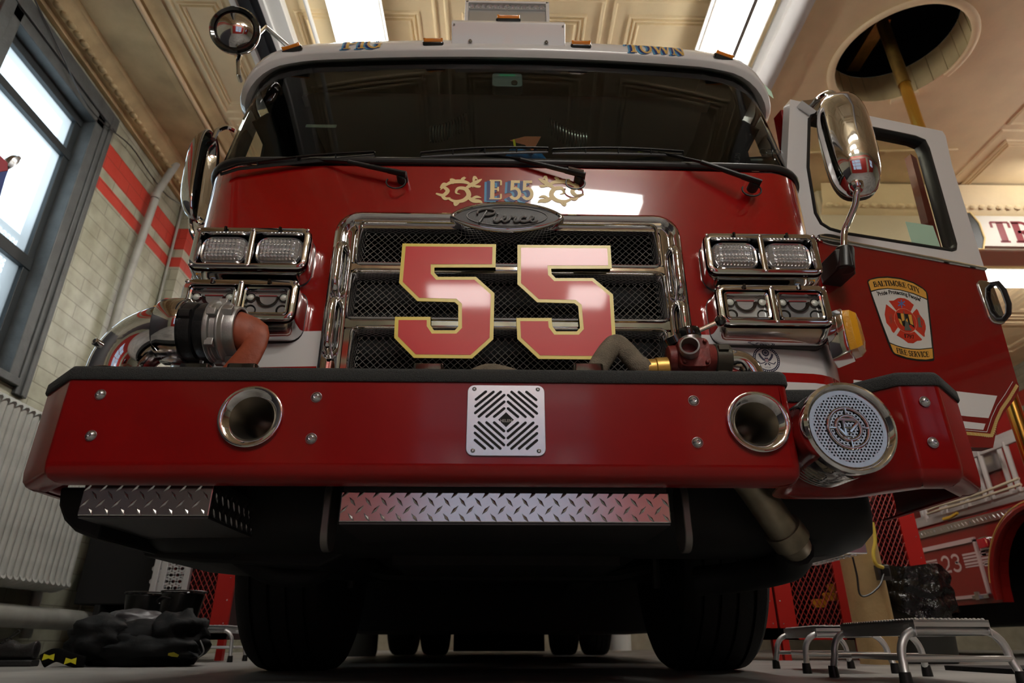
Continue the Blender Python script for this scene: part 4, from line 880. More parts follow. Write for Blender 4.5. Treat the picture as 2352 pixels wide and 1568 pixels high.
b = MB(); dk = [(x, y+.03) for x, y in path]; b.prism([(x, max(y, 1.79)) for x, y in dk if True], lambda x, y, h: (x, y, h), .792, .797); b.build('bumper_deck', DIAM, bump, smooth=0)
b = MB()
for px, py in ((231, 906), (209, 1000), (727, 912), (715, 1007), (1593, 920), (1602, 1016)): screw(b, PY(px, py, 1.75), (0, -1, 0), .0145, .012); 
bolts = b
def bolt(p, n, r=.0140):
    m = MB(); screw(m, p, n, r, .010); m.lathe([(r*1.12, 0), (r*1.12, .0012)], p, n, 18); m.build('bumper_bolt', STEEL, bump)
for px, py in ((231, 906), (209, 1000), (727, 912), (715, 1007), (1593, 920), (1602, 1016)): bolt(PY(px, py, 1.7495), (0, -1, 0))
for px, py in ((2124, 922), (2143, 1016)): bolt(PY(px, py, 1.745), (0, -1, 0))
# horns
for px, py in ((575, 956), (1742, 968)):
    q = PY(px, py, 1.742); m = MB()
    m.lathe([(.088, .008), (.0885, .002), (.088, -.004), (.083, -.006), (.072, .0), (.062, .012)], q, (0, 1, 0), 48, False, False)
    hb2 = m.build('air_horn_bell', CHROME, bump, smooth=60); m = MB(); m.lathe([(.062, .012), (.056, .030), (.047, .055), (.038, .095), (.030, .15), (.024, .20), (.001, .205)], q, (0, 1, 0), 48, False, True); m.build('horn_throat', mat('satin_metal', (.42, .39, .34), .28, 1), hb2, smooth=60)
# speaker plate
sx0, sx1, sz0, sz1 = PY(1068, 1047, 1.748).x+.002, PY(1252, 960, 1.748).x, PY(1160, 1047, 1.748).z, PY(1160, 885, 1.748).z
scx, scz = (sx0+sx1)/2, (sz0+sz1)/2; SW = (sx1-sx0)
m = MB(); pl = rr(sx0, sx1, sz0, sz1, .02, 6); m.loft([[(x, 1.7498, z) for x, z in pl], [(x, 1.7462, z) for x, z in pl], [(x, 1.7455, z) for x, z in inset(pl, .001)]], False, True); sp = m.build('speaker_plate', STEEL, bump, smooth=0)
m = MB(); k = SW/1190.; fz = lambda y: scz-(y-823)*k*.98; fx = lambda x: scx+(x-1172)*k
SL = [((858,365),(710,495)),((975,368),(706,607)),((1088,366),(703,718)),((1143,420),(760,775)),((1143,530),(877,775)),((1143,640),(992,775))]
for (a, c), in [(s_,) for s_ in SL]:
    for mx in (1, -1):
        for my in (1, -1):
            A = (fx(1172+mx*(a[0]-1172)), fz(823+my*(a[1]-823)*1.0)); C = (fx(1172+mx*(c[0]-1172)), fz(823+my*(c[1]-823)))
            d = Vector((C[0]-A[0], C[1]-A[1])).normalized(); ang = math.atan2(d.y, d.x); r = .0038
            P = [(A[0]+r*math.cos(ang+PI/2+PI*i/6), A[1]+r*math.sin(ang+PI/2+PI*i/6)) for i in range(7)]+[(C[0]+r*math.cos(ang-PI/2+PI*i/6), C[1]+r*math.sin(ang-PI/2+PI*i/6)) for i in range(7)]
            m.flat(P, lambda x, z, h: (x, 1.7452, z))
dd = 120*k; m.flat([(scx-dd, scz), (scx, scz-dd*.98), (scx+dd, scz), (scx, scz+dd*.98)], lambda x, z, h: (x, 1.7452, z)); m.build('speaker_slots', MATTEB, sp, smooth=0)
m = MB(); w = font_width('WHELEN', .012); 
for cidx in (0,): font_mesh(m, 'HELEN', lambda x, y, h: (scx-.0165+x*.95, 1.7449, scz-.007+y), 0, .0118)
m.build('speaker_lettering', mat('letter_grey', (.45, .45, .45), .4), sp, smooth=0)
for x in (sx0+.019, sx1-.019):
    for z in (sz0+.014, sz1-.012): m = MB(); screw(m, (x, 1.7455, z), (0, -1, 0), .0058, .004); m.build('plate_screw', STEEL, sp)
# mechanical siren
sir = node('siren', bump, (.95, 1.85, .64)); q = PY(1948, 983, 1.705); ax = Vector((.03, -1, -.02)).normalized()
R1 = .1285
m = MB(); m.lathe([(.09, -.24), (.118, -.22), (.127, -.18), (.128, -.05), (.1265, -.03), (.128, -.022), (R1+.001, .0), (R1, .012), (R1-.008, .017), (R1-.016, .012), (R1-.020, .002)], q, ax, 56, True, False)
for k_ in range(7): m.lathe([(.1275, -.17+.016*k_), (.1288, -.167+.016*k_), (.1275, -.164+.016*k_)], q, ax, 48, False, False)
m.build('siren_housing', CHROME, sir, smooth=50)
u = ax.cross(Vector((0, 0, 1))).normalized()*-1; v = Vector((0, 0, 1)); v = (v-ax*v.dot(ax)).normalized(); u = v.cross(-ax).normalized(); u = u if u.x > 0 else -u
sf_ = lambda x, y, h: q+u*x+v*y+ax*h
Rf = R1-.021; m = MB(); hs = .0098; holes = []
for j in range(-12, 13):
    for i in range(-12, 13):
        x = (i+(j % 2)*.5)*hs; y = j*hs*.866
        if x*x+y*y < (Rf-.007)**2: holes.append((x, y))
m.flat(circ(Rf+.002, 48), sf_, -.004)
for t in range(48):
    pass
face = m.build('siren_backing', MATTEB, sir, smooth=0)
m = MB()
for x, y in holes:      # perforated face: a ring cell for each hole
    hx = [(x+hs*.5774*math.cos(PI/6+PI/3*i), y+hs*.5774*math.sin(PI/6+PI/3*i)) for i in range(6)]
    rh = .0031; hi = [(x+rh*math.cos(PI/6+PI/3*i), y+rh*math.sin(PI/6+PI/3*i)) for i in range(6)]
    m.loft([[sf_(a, b_, 0) for a, b_ in hx], [sf_(a, b_, 0) for a, b_ in hi], [sf_(a, b_, -.003) for a, b_ in hi]], False, False)
m.loft([[sf_(x, y, .001) for x, y in circ(Rf+.004, 60)], [sf_(x, y, .0006) for x, y in circ(Rf-.012, 60)]], False, False)
m.build('siren_face', CHROME2, sir, smooth=0)
m = MB()
for r_ in (.056, .034): m.tube([sf_(x*1.0, y, .003) for x, y in circ(r_, 48)], (.0048, .0030), 8, closed=True)
for a in (0, PI/2, PI, 3*PI/2): m.tube([sf_(.036*math.cos(a), .036*math.sin(a), .003), sf_(.055*math.cos(a), .055*math.sin(a), .003)], .003, 6)
FT = [[(-.012, -.026), (-.012, .022)], [(-.024, .024), (.022, .022)], [(-.012, .0), (.008, .0)], [(-.022, -.026), (0, -.026)], [(.002, -.012), (.028, .014)], [(-.026, -.004), (-.006, -.030)]]
for st in FT: m.tube([sf_(x, y, .004) for x, y in st], (.0048, .003), 6, up=tuple(u))
m.build('siren_emblem', CHROME, sir)
# ---- trays of diamond plate below the bumper
def diamonds(m, f, w, h, sp=.046, dx=.0):
    r = 0; y = -h/2+sp*.25
    while y < h/2-.004:
        x = -w/2+(sp*.25 if r % 2 else sp*.72)
        while x < w/2:
            s = 1 if r % 2 else -1; a = math.radians(48 if s > 0 else -52); c, sn = math.cos(a), math.sin(a)
            if abs(x) < w/2-.006:
                pts = [(-.0165, 0), (0, .0046), (.0165, 0), (0, -.0046)]; P = [(x+px_*c-py_*sn, y+px_*sn+py_*c) for px_, py_ in pts]
                P = [(max(-w/2, min(w/2, a_)), max(-h/2, min(h/2, b_))) for a_, b_ in P]
                m.add([f(a_, b_, .0002) for a_, b_ in P]+[f((P[0][0]*.75+P[2][0]*.25), (P[0][1]*.75+P[2][1]*.25), .0026), f((P[2][0]*.75+P[0][0]*.25), (P[2][1]*.75+P[0][1]*.25), .0026)], [(0, 3, 4), (3, 2, 5, 4), (2, 1, 5), (1, 0, 4, 5)])
            x += sp*.94
        y += sp*.47; r += 1
def tray(name, x0, x1, z0, z1, yf, yb):
    m = MB(); m.box((x0, yf, z0), (x1, yb, z1)); t = m.build(name, DIAM, truck, smooth=0, bevel=.003)
    m = MB(); cx_, cz2 = (x0+x1)/2, (z0+z1)/2; diamonds(m, lambda a, c, h: (cx_+a, yf-h, cz2+c), x1-x0, z1-z0)
    diamonds(m, lambda a, c, h: (x1+h, (yf+yb)/2+a, cz2+c), yb-yf, z1-z0)
    m.build('tread_pattern', DIAM, t, smooth=0)
    m = MB(); m.box((x0+.004, yf+.006, z1-.002), (x1-.004, yb, .535)); m.box((x0+.002, yf+.004, z0-.006), (x1-.002, yb, z0-.0005)); m.build('tray_bracket', mat('bracket_grey', (.03, .028, .03), .5, .3), t, smooth=0)  # lower box: dark plate added to keep the tray underside black
tray('hose_tray', -1.140, -.787, .432, .522, 1.83, 2.32)
tray('step_tray', -.434, .476, .418, .500, 1.83, 2.20)
# tow eyes
for px in (757, 1569):
    q = PY(px, 1140, 1.95); x = q.x; m = MB(); pl = rr(-.052, .055, .357, .56, .05, 6); m.loft([[(x+dx, 1.98+a, z) for a, z in pl] for dx in (-.011, .011)])
    m.build('tow_eye', mat('tow_steel', (.20, .19, .18), .4, .8), truck, bevel=.003)
# ---- under the cab
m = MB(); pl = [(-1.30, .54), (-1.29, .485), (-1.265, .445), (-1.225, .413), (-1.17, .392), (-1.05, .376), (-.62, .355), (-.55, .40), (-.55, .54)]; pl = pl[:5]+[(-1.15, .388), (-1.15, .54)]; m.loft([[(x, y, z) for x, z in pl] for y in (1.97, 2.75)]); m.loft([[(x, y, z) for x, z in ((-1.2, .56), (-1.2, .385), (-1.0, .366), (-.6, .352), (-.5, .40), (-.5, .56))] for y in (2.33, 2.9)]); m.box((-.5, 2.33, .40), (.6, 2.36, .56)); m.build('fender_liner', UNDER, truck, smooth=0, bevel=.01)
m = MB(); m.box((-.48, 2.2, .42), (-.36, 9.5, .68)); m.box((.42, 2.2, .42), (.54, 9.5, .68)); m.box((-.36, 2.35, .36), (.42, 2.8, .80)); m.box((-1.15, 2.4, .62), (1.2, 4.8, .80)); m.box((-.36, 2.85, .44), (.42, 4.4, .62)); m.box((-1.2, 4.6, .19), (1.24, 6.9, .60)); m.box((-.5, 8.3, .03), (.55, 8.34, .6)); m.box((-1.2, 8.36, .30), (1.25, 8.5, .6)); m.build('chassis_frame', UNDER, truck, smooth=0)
m = MB(); m.box((-.80, 3.42, .40), (.86, 3.58, .53)); m.tube([(-.95, 3.3, .5), (-.5, 3.2, .40), (.55, 3.2, .40), (1.0, 3.3, .5)], .03, 8)
for s in (-1, 1): m.lathe([(.09, .53), (.13, .57), (.13, .64), (.11, .66), (.13, .68), (.13, .76), (.09, .80)], (TX+s*.55, 3.5, 0), (0, 0, 1), 20); m.tube([(TX+s*.68, 3.05, .62), (TX+s*.68, 3.1, .34)], .018, 8)
m.build('front_axle', mat('axle_black', (.018, .018, .017), .55), truck)
m = MB(); m.tube(cat([(.72, 1.97, .62), (.78, 2.0, .56), (.845, 2.03, .47), (.90, 2.08, .42), (.94, 2.13, .395)]), .049, 20); m.lathe([(.052, -.03), (.060, -.028), (.060, .028), (.052, .03)], (.895, 2.075, .425), (.5, .35, -.5), 24)
m.build('suction_pipe', mat('pipe_dull_metal', (.30, .26, .19), .35, .8, var=.3, vscale=15), truck)
m = MB(); m.tube(cat([(.94, 2.13, .39), (.98, 2.3, .36), (.9, 2.5, .34), (.75, 2.6, .33)]), .055, 12); m.build('pump_hose', UNDER, truck); m = MB(); m.tube(cat([(-.9, 2.35, .40), (-.80, 2.45, .34), (-.66, 2.5, .34), (-.60, 2.6, .42)]), .035, 12); m.build('pump_hose', UNDER, truck)
m = MB(); c = PY(1905, 1262, 2.6); m.box((c.x-.16, 2.55, c.z-.02), (c.x+.12, 2.98, c.z+.03)); st = m.build('cab_step', DIAM, truck, smooth=0, bevel=.004); m = MB(); diamonds(m, lambda a, c2, h: (c.x-.02+a, 2.765+c2, c.z-.02-h), .26, .40, .05); m.build('tread_pattern', DIAM, st, smooth=0)
# wheels
def tyre(mb, c, r, w, ax=Vector((1, 0, 0)), n=72):
    h = w/2; P = [(r*.52, -h*.86), (r*.60, -h*.98), (r*.78, -h*1.04), (r*.90, -h*.99), (r*.955, -h*.93), (r*.985, -h*.82)]
    for g in (-.56, -.18, .20, .58):
        P += [(r*1.0, h*(g-.10)), (r*1.0, h*(g-.035)), (r*.972, h*(g-.025)), (r*.972, h*(g+.025)), (r*1.0, h*(g+.035))]
    P += [(r*.985, h*.84), (r*.955, h*.93), (r*.90, h*.99), (r*.78, h*1.04), (r*.60, h*.98), (r*.52, h*.86)]
    mb.lathe(P, c, ax, n, True, True)
for x in (-.94, 1.0):
    nd = node('wheel', truck, (x, 3.5, .56)); m = MB(); tyre(m, (x, 3.5, .56), .56, .40); m.build('tyre', RUBBER, nd, smooth=30)
    m = MB(); m.lathe([(.30, -.17), (.29, -.10), (.16, -.06), (.14, -.17), (.02, -.18)], (x, 3.5, .56), (1, 0, 0), 30); m.lathe([(.30, .17), (.29, .10), (.16, .14), (.14, .17), (.02, .18)], (x, 3.5, .56), (1, 0, 0), 30); m.build('rim', STEEL, nd)
for x in (-1.0, -.66, .72, 1.06):
    nd = node('wheel', truck, (x, 7.8, .53)); m = MB(); tyre(m, (x, 7.8, .53), .53, .28, n=48); m.build('tyre', RUBBER, nd, smooth=30)
m = MB(); m.box((-.8, 7.7, .40), (.85, 7.9, .62)); m.lathe([(.1, -.2), (.2, -.1), (.2, .1), (.1, .2)], (TX, 7.8, .5), (0, 1, 0), 24); m.build('rear_axle', UNDER, truck)
m = MB(); m.box((TX-W+.02, 5.6, .55), (TX+W-.02, 10.2, 2.7)); m.build('rear_body', RED, truck, smooth=0)

# ================================================================ BUMPER INLETS AND HOSES
# chrome elbow, left
inl = node('intake_elbow', truck, (-1.12, 1.92, .82)); YE = 1.93
c_in = Vector((-1.195, YE, .80)); hz_ = 1.032; r_ = .088
path3 = [c_in, c_in+Vector((0, 0, .06))]+[Vector((-1.195+.145*(1-math.cos(a)), YE, .887+.145*math.sin(a))) for a in [PI/2*i/14 for i in range(15)]]+[Vector((-1.03, YE, 1.032))]
m = MB(); m.tube(path3, r_, 40, up=(0, -1, 0)); m.lathe([(r_, -.002), (r_+.002, 0), (r_, .002)], (-1.195, YE, .875), (0, 0, 1), 40, False, False); m.build('elbow_pipe', CHROME, inl, smooth=60)
m = MB(); m.lathe([(r_+.001, -.045), (.106, -.04), (.109, -.034), (.109, .030), (.107, .036), (.098, .038), (.08, .036)], (-1.035, YE, hz_), (1, 0, 0), 48); m.build('pipe_collar', CHROME, inl)
m = MB(); q = PY(243, 795, YE-.09); m.lathe([(.012, -.012), (.012, .006), (.009, .008), (.006, .007), (.006, .0)], (-1.235, YE-.082, .955), (-.4, -1, .2), 16); m.build('collar_screw', CHROME, inl)
cp = node('hose_coupling', inl, (-.9, YE, hz_))
m = MB(); m.lathe([(.085, -.008), (.096, -.006), (.097, .0), (.095, .058), (.088, .062), (.082, .064), (.082, .074), (.092, .076), (.094, .082), (.094, .13)], (-.995, YE, hz_), (1, 0, 0), 44)
for a in (-80, 40, 160): 
    aa = math.radians(a); d = Vector((0, math.sin(aa), math.cos(aa))); c = Vector((-.965, YE, hz_))+d*.098; m.tube([c-Vector((.03, 0, 0)), c+Vector((.03, 0, 0))], (.016, .011), 8)
    c = Vector((-.89, YE, hz_))+d*.095; m.tube([c-Vector((.022, 0, 0)), c+Vector((.03, 0, 0))], (.022, .008), 6)
m.v = [(-.995+(x-(-.995))*.56, y, z) for x, y, z in m.v]; m.build('black_coupling', mat('coupling_black', (.02, .02, .021), .38, .3, bump=.15, bscale=90), cp, smooth=40)
m = MB(); m.lathe([(.094, 0), (.103, .003), (.104, .012), (.102, .028), (.092, .032), (.090, .060), (.098, .064), (.098, .074), (.085, .09), (.084, .135), (.081, .145), (.074, .146), (.072, .10)], (-.867, YE, hz_), (1, 0, 0), 44, True, False)
for a in (-75, -15, 45, 105, 165, 225):
    aa = math.radians(a); d = Vector((0, math.sin(aa), math.cos(aa))); c = Vector((-.83, YE, hz_))+d*.096; m.box(tuple(c-Vector((.02, .012, .012))), tuple(c+Vector((.024, .012, .012))))
for a in (-65, 55, 175):
    aa = math.radians(a); d = Vector((0, math.sin(aa), math.cos(aa))); c = Vector((-.76, YE, hz_))+d*.088; m.tube([c-Vector((.028, 0, 0)), c+Vector((.026, 0, 0))], (.020, .014), 4)
m.v = [(-.922+(x-(-.867))*.62, y, z) for x, y, z in m.v]; m.build('silver_coupling', CAST, cp, smooth=40, bevel=.002)
# red supply hose
m = MB(); x0 = -.860; S = []
def sec_(c, w, h, t, u_): # flattened section: width w along u_, thickness h along t
    return [c+u_*(w*math.cos(a))+t*(h*math.sin(a)) for a in [2*PI*i/24 for i in range(24)]]
U = Vector((0, 0, 1))
S.append(sec_(Vector((x0, YE, hz_)), .070, .068, Vector((0, 1, 0)), U)); S.append(sec_(Vector((x0+.03, YE, hz_)), .070, .066, Vector((0, 1, 0)), U))
S.append(sec_(Vector((x0+.055, YE-.01, hz_-.002)), .066, .036, Vector((0, 1, 0)), Vector((-.25, 0, 1)).normalized()))
S.append(sec_(Vector((x0+.092, YE-.02, hz_-.018)), .066, .018, Vector((.3, 1, 0)).normalized(), Vector((.9, 0, .75)).normalized()))
S.append(sec_(Vector((x0+.090, YE-.03, hz_-.075)), .056, .013, Vector((.1, 1, 0)), Vector((1, 0, .22)).normalized()))
S.append(sec_(Vector((x0+.055, YE-.03, hz_-.14)), .056, .010, Vector((0, 1, 0)), Vector((1, 0, -.2)).normalized()))
S.append(sec_(Vector((x0+.01, YE-.03, hz_-.225)), .056, .010, Vector((0, 1, 0)), Vector((1, 0, -.2)).normalized()))
S = [[Vector((x0+(p.x-x0)*.9, p.y, max(p.z, .815))) for p in q_] for q_ in S]; m.loft(S); h1 = m.build('fire_hose', HRED, None, smooth=60, sub=1); tag(h1, 'flat red rubber fire hose folding down from the silver coupling onto the bumper', 'hose', 'hoses on the bumper')
# right hand valve, lever, pipe
vn = node('discharge_valve', truck, (.62, 1.95, .97)); vc = Vector((.622, 1.96, .962))
m = MB(); m.lathe([(.03, -.075), (.046, -.07), (.052, -.03), (.060, 0), (.052, .03), (.050, .075), (.04, .09)], vc, (1, -.05, 0), 28); m.lathe([(.05, 0), (.052, .045), (.03, .05)], vc, (0, 0, 1), 24)
m.loft([[vc+Vector((x, -.058-h, z)) for x, z in rr(-.05, .05, -.05, .05, .02)] for h in (-.03, .0, .006)])
m.lathe([(.044, .03), (.040, .05), (.034, .055)], vc, (-.25, -1, .05), 24)
for x in (-.036, .036):
    for z in (-.036, .036): m.lathe([(.007, .055), (.007, .072), (.004, .074)], vc+Vector((x, 0, z)), (0, -1, 0), 8)
vb = m.build('valve_body', VRED, vn, smooth=40, bevel=.002)
m = MB(); vx = Vector((-.25, -1, .05)).normalized(); m.lathe([(.030, .05), (.032, .085), (.031, .105), (.026, .107), (.024, .05)], vc, vx, 28, False, True); m.build('valve_outlet', CAST, vn)
m = MB(); m.lathe([(.038, 0), (.038, .026), (.03, .03)], vc+Vector((-.035, 0, .050)), (-.35, 0, 1), 20); m.lathe([(.038, 0), (.042, .01), (.040, .034), (.03, .036)], vc+Vector((.005, -.01, .066)), (-.1, 0, 1), 20); m.build('valve_cap', GLOSSB, vn)
m = MB(); m.lathe([(.041, 0), (.041, .016)], vc+Vector((.005, -.01, .052)), (-.1, 0, 1), 24); m.build('valve_band', STEEL, vn)
k0 = PY(1592, 765, 1.95); k1 = PY(1654, 737, 1.93); m = MB(); m.tube([k0, k1], .008, 10); m.build('lever', CHROME2, vn)
m = MB(); m.lathe([(.001, -.020), (.011, -.017), (.019, -.006), (.019, .006), (.011, .017), (.001, .020)], k1, (0, 0, 1), 20); m.build('lever_knob', GLOSSB, vn)
m = MB(); m.lathe([(.05, 0), (.054, .004), (.054, .05), (.05, .054)], vc+Vector((.075, 0, -.002)), (1, 0, 0), 24)
for a in (0, 90, 180, 270): aa = math.radians(a+20); d = Vector((0, math.sin(aa), math.cos(aa)))*.056; m.box(tuple(vc+d+Vector((.082, -.008, -.008))), tuple(vc+d+Vector((.115, .008, .008))))
m.build('dark_coupling', mat('coupling_olive', (.07, .065, .05), .4, .6), vn)
m = MB(); m.tube(cat([vc+Vector((.125, 0, 0)), vc+Vector((.15, 0, .0)), vc+Vector((.178, 0, -.010)), vc+Vector((.200, 0, -.040)), vc+Vector((.21, 0, -.09)), vc+Vector((.21, 0, -.16))]), .034, 24); m.build('valve_elbow', CHROME, vn)
m = MB(); m.lathe([(.034, -.17), (.036, -.165), (.034, -.115), (.038, -.112), (.038, -.075), (.03, -.07)], vc+Vector((.0, 0, -.028)), (1, -.03, .05), 28); m.build('gold_coupling', BRASSY, vn)
# tan hose
for pts, lab in (([(.485, 1.955, .935), (.462, 1.953, .928), (.44, 1.95, .95), (.41, 1.95, .99), (.385, 1.945, 1.008), (.362, 1.94, .990), (.325, 1.93, .935), (.29, 1.93, .87), (.26, 1.93, .82)], 'tan woven hose looped up to the gold coupling of the bumper valve'),
                 ([(-.16, 1.93, .83), (-.10, 1.93, .862), (-.04, 1.93, .893), (.02, 1.93, .885), (.08, 1.93, .86), (.14, 1.93, .83)], 'tan woven hose hump showing above the bumper rim below the grille')):
    m = MB(); m.tube(cat(pts), (.034, .026), 16); h2 = m.build('fire_hose', HTAN, None, smooth=60); tag(h2, lab, 'hose', 'hoses on the bumper')
# black clips behind the rim
for px in (452, 560, 985, 1350):
    p = PY(px, 843, 1.86); m = MB(); m.loft([[(p.x+x, 1.86+y, .83) for x, y in rr(-.05, .05, -.02, .02, .01)], [(p.x+x, 1.86+y, p.z+.006) for x, y in rr(-.045, .045, -.02, .02, .01)]]); m.build('tray_latch', GLOSSB, bump, bevel=.003)

# ================================================================ THE ROOM
CEIL = 4.75; XL = -3.6; XR = 9.5; YF_ = -5.0; YB = 12.5
b = MB(); b.add([(XL-.3, YF_-.3, 0), (XR, YF_-.3, 0), (XR, YB, 0), (XL-.3, YB, 0)], [(0, 1, 2, 3)]); b.box((XL-.3, YF_-.3, -.2), (XR, YB, -.01)); struct(b.build('floor', FLOORM, smooth=0))
WY0, WY1, WZ0, WZ1 = 3.42, 4.62, 1.84, 4.40
b = MB()
for lo, hi in (((XL-.3, YF_, 0), (XL, WY0, CEIL+.1)), ((XL-.3, WY1, 0), (XL, YB, CEIL+.1)), ((XL-.3, WY0, 0), (XL, WY1, WZ0)), ((XL-.3, WY0, WZ1), (XL, WY1, CEIL+.1))): b.box(lo, hi)
b.box((XL, 6.15, 0), (XL+.14, 7.2, CEIL)); struct(b.build('wall_left', BRICK, smooth=0))
b = MB(); b.box((XL, YB, 0), (XR, YB+.2, CEIL+.1)); struct(b.build('wall_back', mat('back_wall_paint', (.30, .27, .20), .6, var=.15), smooth=0))
b = MB(); b.box((XR, YF_, 0), (XR+.2, YB, CEIL+.1)); struct(b.build('wall_right', BRICK, smooth=0))
# front wall behind the camera with the bay door openings
b = MB(); DX0, DX1 = -2.4, 2.6
for lo, hi in (((XL, YF_-.3, 0), (DX0, YF_, CEIL+.1)), ((DX0, YF_-.3, 3.6), (DX1, YF_, CEIL+.1)), ((DX1, YF_-.3, 0), (3.6, YF_, CEIL+.1)), ((3.6, YF_-.3, 3.6), (7.4, YF_, CEIL+.1)), ((7.4, YF_-.3, 0), (XR, YF_, CEIL+.1))): b.box(lo, hi)
struct(b.build('wall_front', BRICK, smooth=0))
def baydoor(x0, x1, name, rows):
    b = MB(); n = 4; zz = [0, 1.0, 1.85, 2.65, 3.45, 3.6]
    cols = [x0+(x1-x0)*i/n for i in range(n+1)]; fr = .09
    for r in range(5):
        for c in range(n):
            a, d, z0, z1 = cols[c], cols[c+1], zz[r], zz[r+1]
            if r in rows and c in (1, 2): 
                for lo, hi in (((a, z0), (a+fr*.6, z1)), ((d-fr*.6, z0), (d, z1)), ((a, z0), (d, z0+fr*.5)), ((a, z1-fr*.5), (d, z1))): b.box((lo[0], YF_-.12, lo[1]), (hi[0], YF_-.06, hi[1]))
            else: b.box((a, YF_-.12, z0), (d, YF_-.06, z1))
    o = struct(b.build(name, mat('bay_door_red', (.30, .02, .015), .45), smooth=0)); g = MB(); g.box((x0+.2, YF_-.10, 1.0), (x1-.2, YF_-.095, 3.45)); g.build('door_glass', BAYGLASS, o, smooth=0)
baydoor(DX0, DX1, 'door_1', (1, 2, 3)); baydoor(3.6, 7.4, 'door_2', (2, 3))
# ---- ceiling with pressed panels
HX0, HX1, HY0, HY1 = 2.62, 4.30, 3.20, 4.90; HC = (3.46, 4.06); HR = .525
b = MB(); 
for x0, x1, y0, y1 in ((XL-.3, HX0, YF_-.3, YB), (HX1, XR, YF_-.3, YB), (HX0, HX1, YF_-.3, HY0), (HX0, HX1, HY1, YB)): b.add([(x0, y0, CEIL), (x1, y0, CEIL), (x1, y1, CEIL), (x0, y1, CEIL)], [(0, 1, 2, 3)])
sq = []; cc = []
for i in range(48):
    a = 2*PI*i/48; c, s = math.cos(a), math.sin(a); cc.append((HC[0]+HR*c, HC[1]+HR*s, CEIL)); t = min((HX1-HC[0])/c if c > 1e-6 else ((HX0-HC[0])/c if c < -1e-6 else 9), (HY1-HC[1])/s if s > 1e-6 else ((HY0-HC[1])/s if s < -1e-6 else 9)); sq.append((HC[0]+t*c, HC[1]+t*s, CEIL))
b.add(sq+cc, [(i, (i+1) % 48, 48+(i+1) % 48, 48+i) for i in range(48)])
M_ = 1.36
def ridge(x0, x1, y0, y1, w, h):
    L3 = [[(x, y, z) for x, y in ((xa, ya), (xb, ya), (xb, yb), (xa, yb))] for (xa, xb, ya, yb), z in (((x0, x1, y0, y1), CEIL), ((x0+w*.35, x1-w*.35, y0+w*.35, y1-w*.35), CEIL-h), ((x0+w*.65, x1-w*.65, y0+w*.65, y1-w*.65), CEIL-h), ((x0+w, x1-w, y0+w, y1-w), CEIL))]
    b.loft(L3, False, False)
for i in range(-2, 8):
    for j in range(-3, 10):
        x0 = -.50+M_*i; y0 = -.55+M_*j
        if x0 < -2.9 or x0+M_ > XR or y0 < YF_ or y0+M_ > YB: continue
        if x0 < HX1 and x0+M_ > HX0 and y0 < HY1 and y0+M_ > HY0: continue
        ridge(x0+.03, x0+M_-.03, y0+.03, y0+M_-.03, .035, .016)
        for k in range(3): ridge(x0+.17+.035*k, x0+M_-.17-.035*k, y0+.17+.035*k, y0+M_-.17-.035*k, .03, .018)
for j in range(-3, 10):
    y0 = -.55+M_*j
    if y0 < YF_ or y0+M_ > YB: continue
    ridge(-2.66, -2.22, y0+.03, y0+M_-.03, .035, .016)
    for k in range(2): ridge(-2.60+.03*k, -2.28-.03*k, y0+.12+.03*k, y0+M_-.12-.03*k, .025, .016)
struct(b.build('ceiling', CREAM, smooth=0))
# soffit and cornice on the window side
b = MB(); prof = [(XL, CEIL-.02), (XL, CEIL-.14), (XL+.05, CEIL-.15), (XL+.06, CEIL-.12), (XL+.10, CEIL-.13), (XL+.16, CEIL-.10), (XL+.20, CEIL-.06), (XL+.24, CEIL-.05), (XL+.26, CEIL-.02), (XL+.30, CEIL-.03), (XL+.62, CEIL-.03), (XL+.64, CEIL-.06), (XL+.70, CEIL-.06), (XL+.72, CEIL-.035), (XL+.78, CEIL-.05), (XL+.84, CEIL-.02), (XL+.90, CEIL-.02)]
b.loft([[(x, y, z) for x, z in prof] for y in (YF_, YB)], False, False, closed=False)
for i in range(110):
    y = 1.0+i*.09; b.lathe([(.001, 0), (.025, .004), (.038, .018), (.04, .03)], (XL+.13, y, CEIL-.145), (.4, 0, 1), 8, False, False)
struct(b.build('trim_1', CREAMD, smooth=40))
# pole hole
b = MB(); n = 48
b.loft([[(HC[0]+HR*math.cos(2*PI*i/n), HC[1]+HR*math.sin(2*PI*i/n), z) for i in range(n)] for z in (CEIL-.0, CEIL+.30)], False, False)
for i in range(0, n, 1):
    a = 2*PI*i/n; c, s = math.cos(a), math.sin(a); b.box((HC[0]+(HR-.004)*c-.003, HC[1]+(HR-.004)*s-.003, CEIL), (HC[0]+(HR-.004)*c+.003, HC[1]+(HR-.004)*s+.003, CEIL+.30)) if i % 2 == 0 else None
struct(b.build('trim_2', mat('shaft_boards', (.42, .33, .17), .6, var=.1), smooth=30))
b = MB()
for a0, a1 in ((200, 475), (135, 165)):
    P = [(HC[0]+(HR+.03)*math.cos(math.radians(a)), HC[1]+(HR+.03)*math.sin(math.radians(a)), CEIL-.012) for a in range(a0-90, a1-90, 6)]; b.tube(P, (.014, .034), 8, up=(0, 0, 1))
struct(b.build('trim_3', CREAM, smooth=60))
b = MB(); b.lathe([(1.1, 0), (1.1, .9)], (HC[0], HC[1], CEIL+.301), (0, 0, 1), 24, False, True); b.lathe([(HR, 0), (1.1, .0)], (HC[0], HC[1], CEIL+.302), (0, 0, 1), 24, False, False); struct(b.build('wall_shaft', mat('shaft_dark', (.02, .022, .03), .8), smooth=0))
pole = thing('fire_pole', 'brass sliding pole coming down through the round hole in the ceiling', 'pole', (3.415, 4.06, 0))
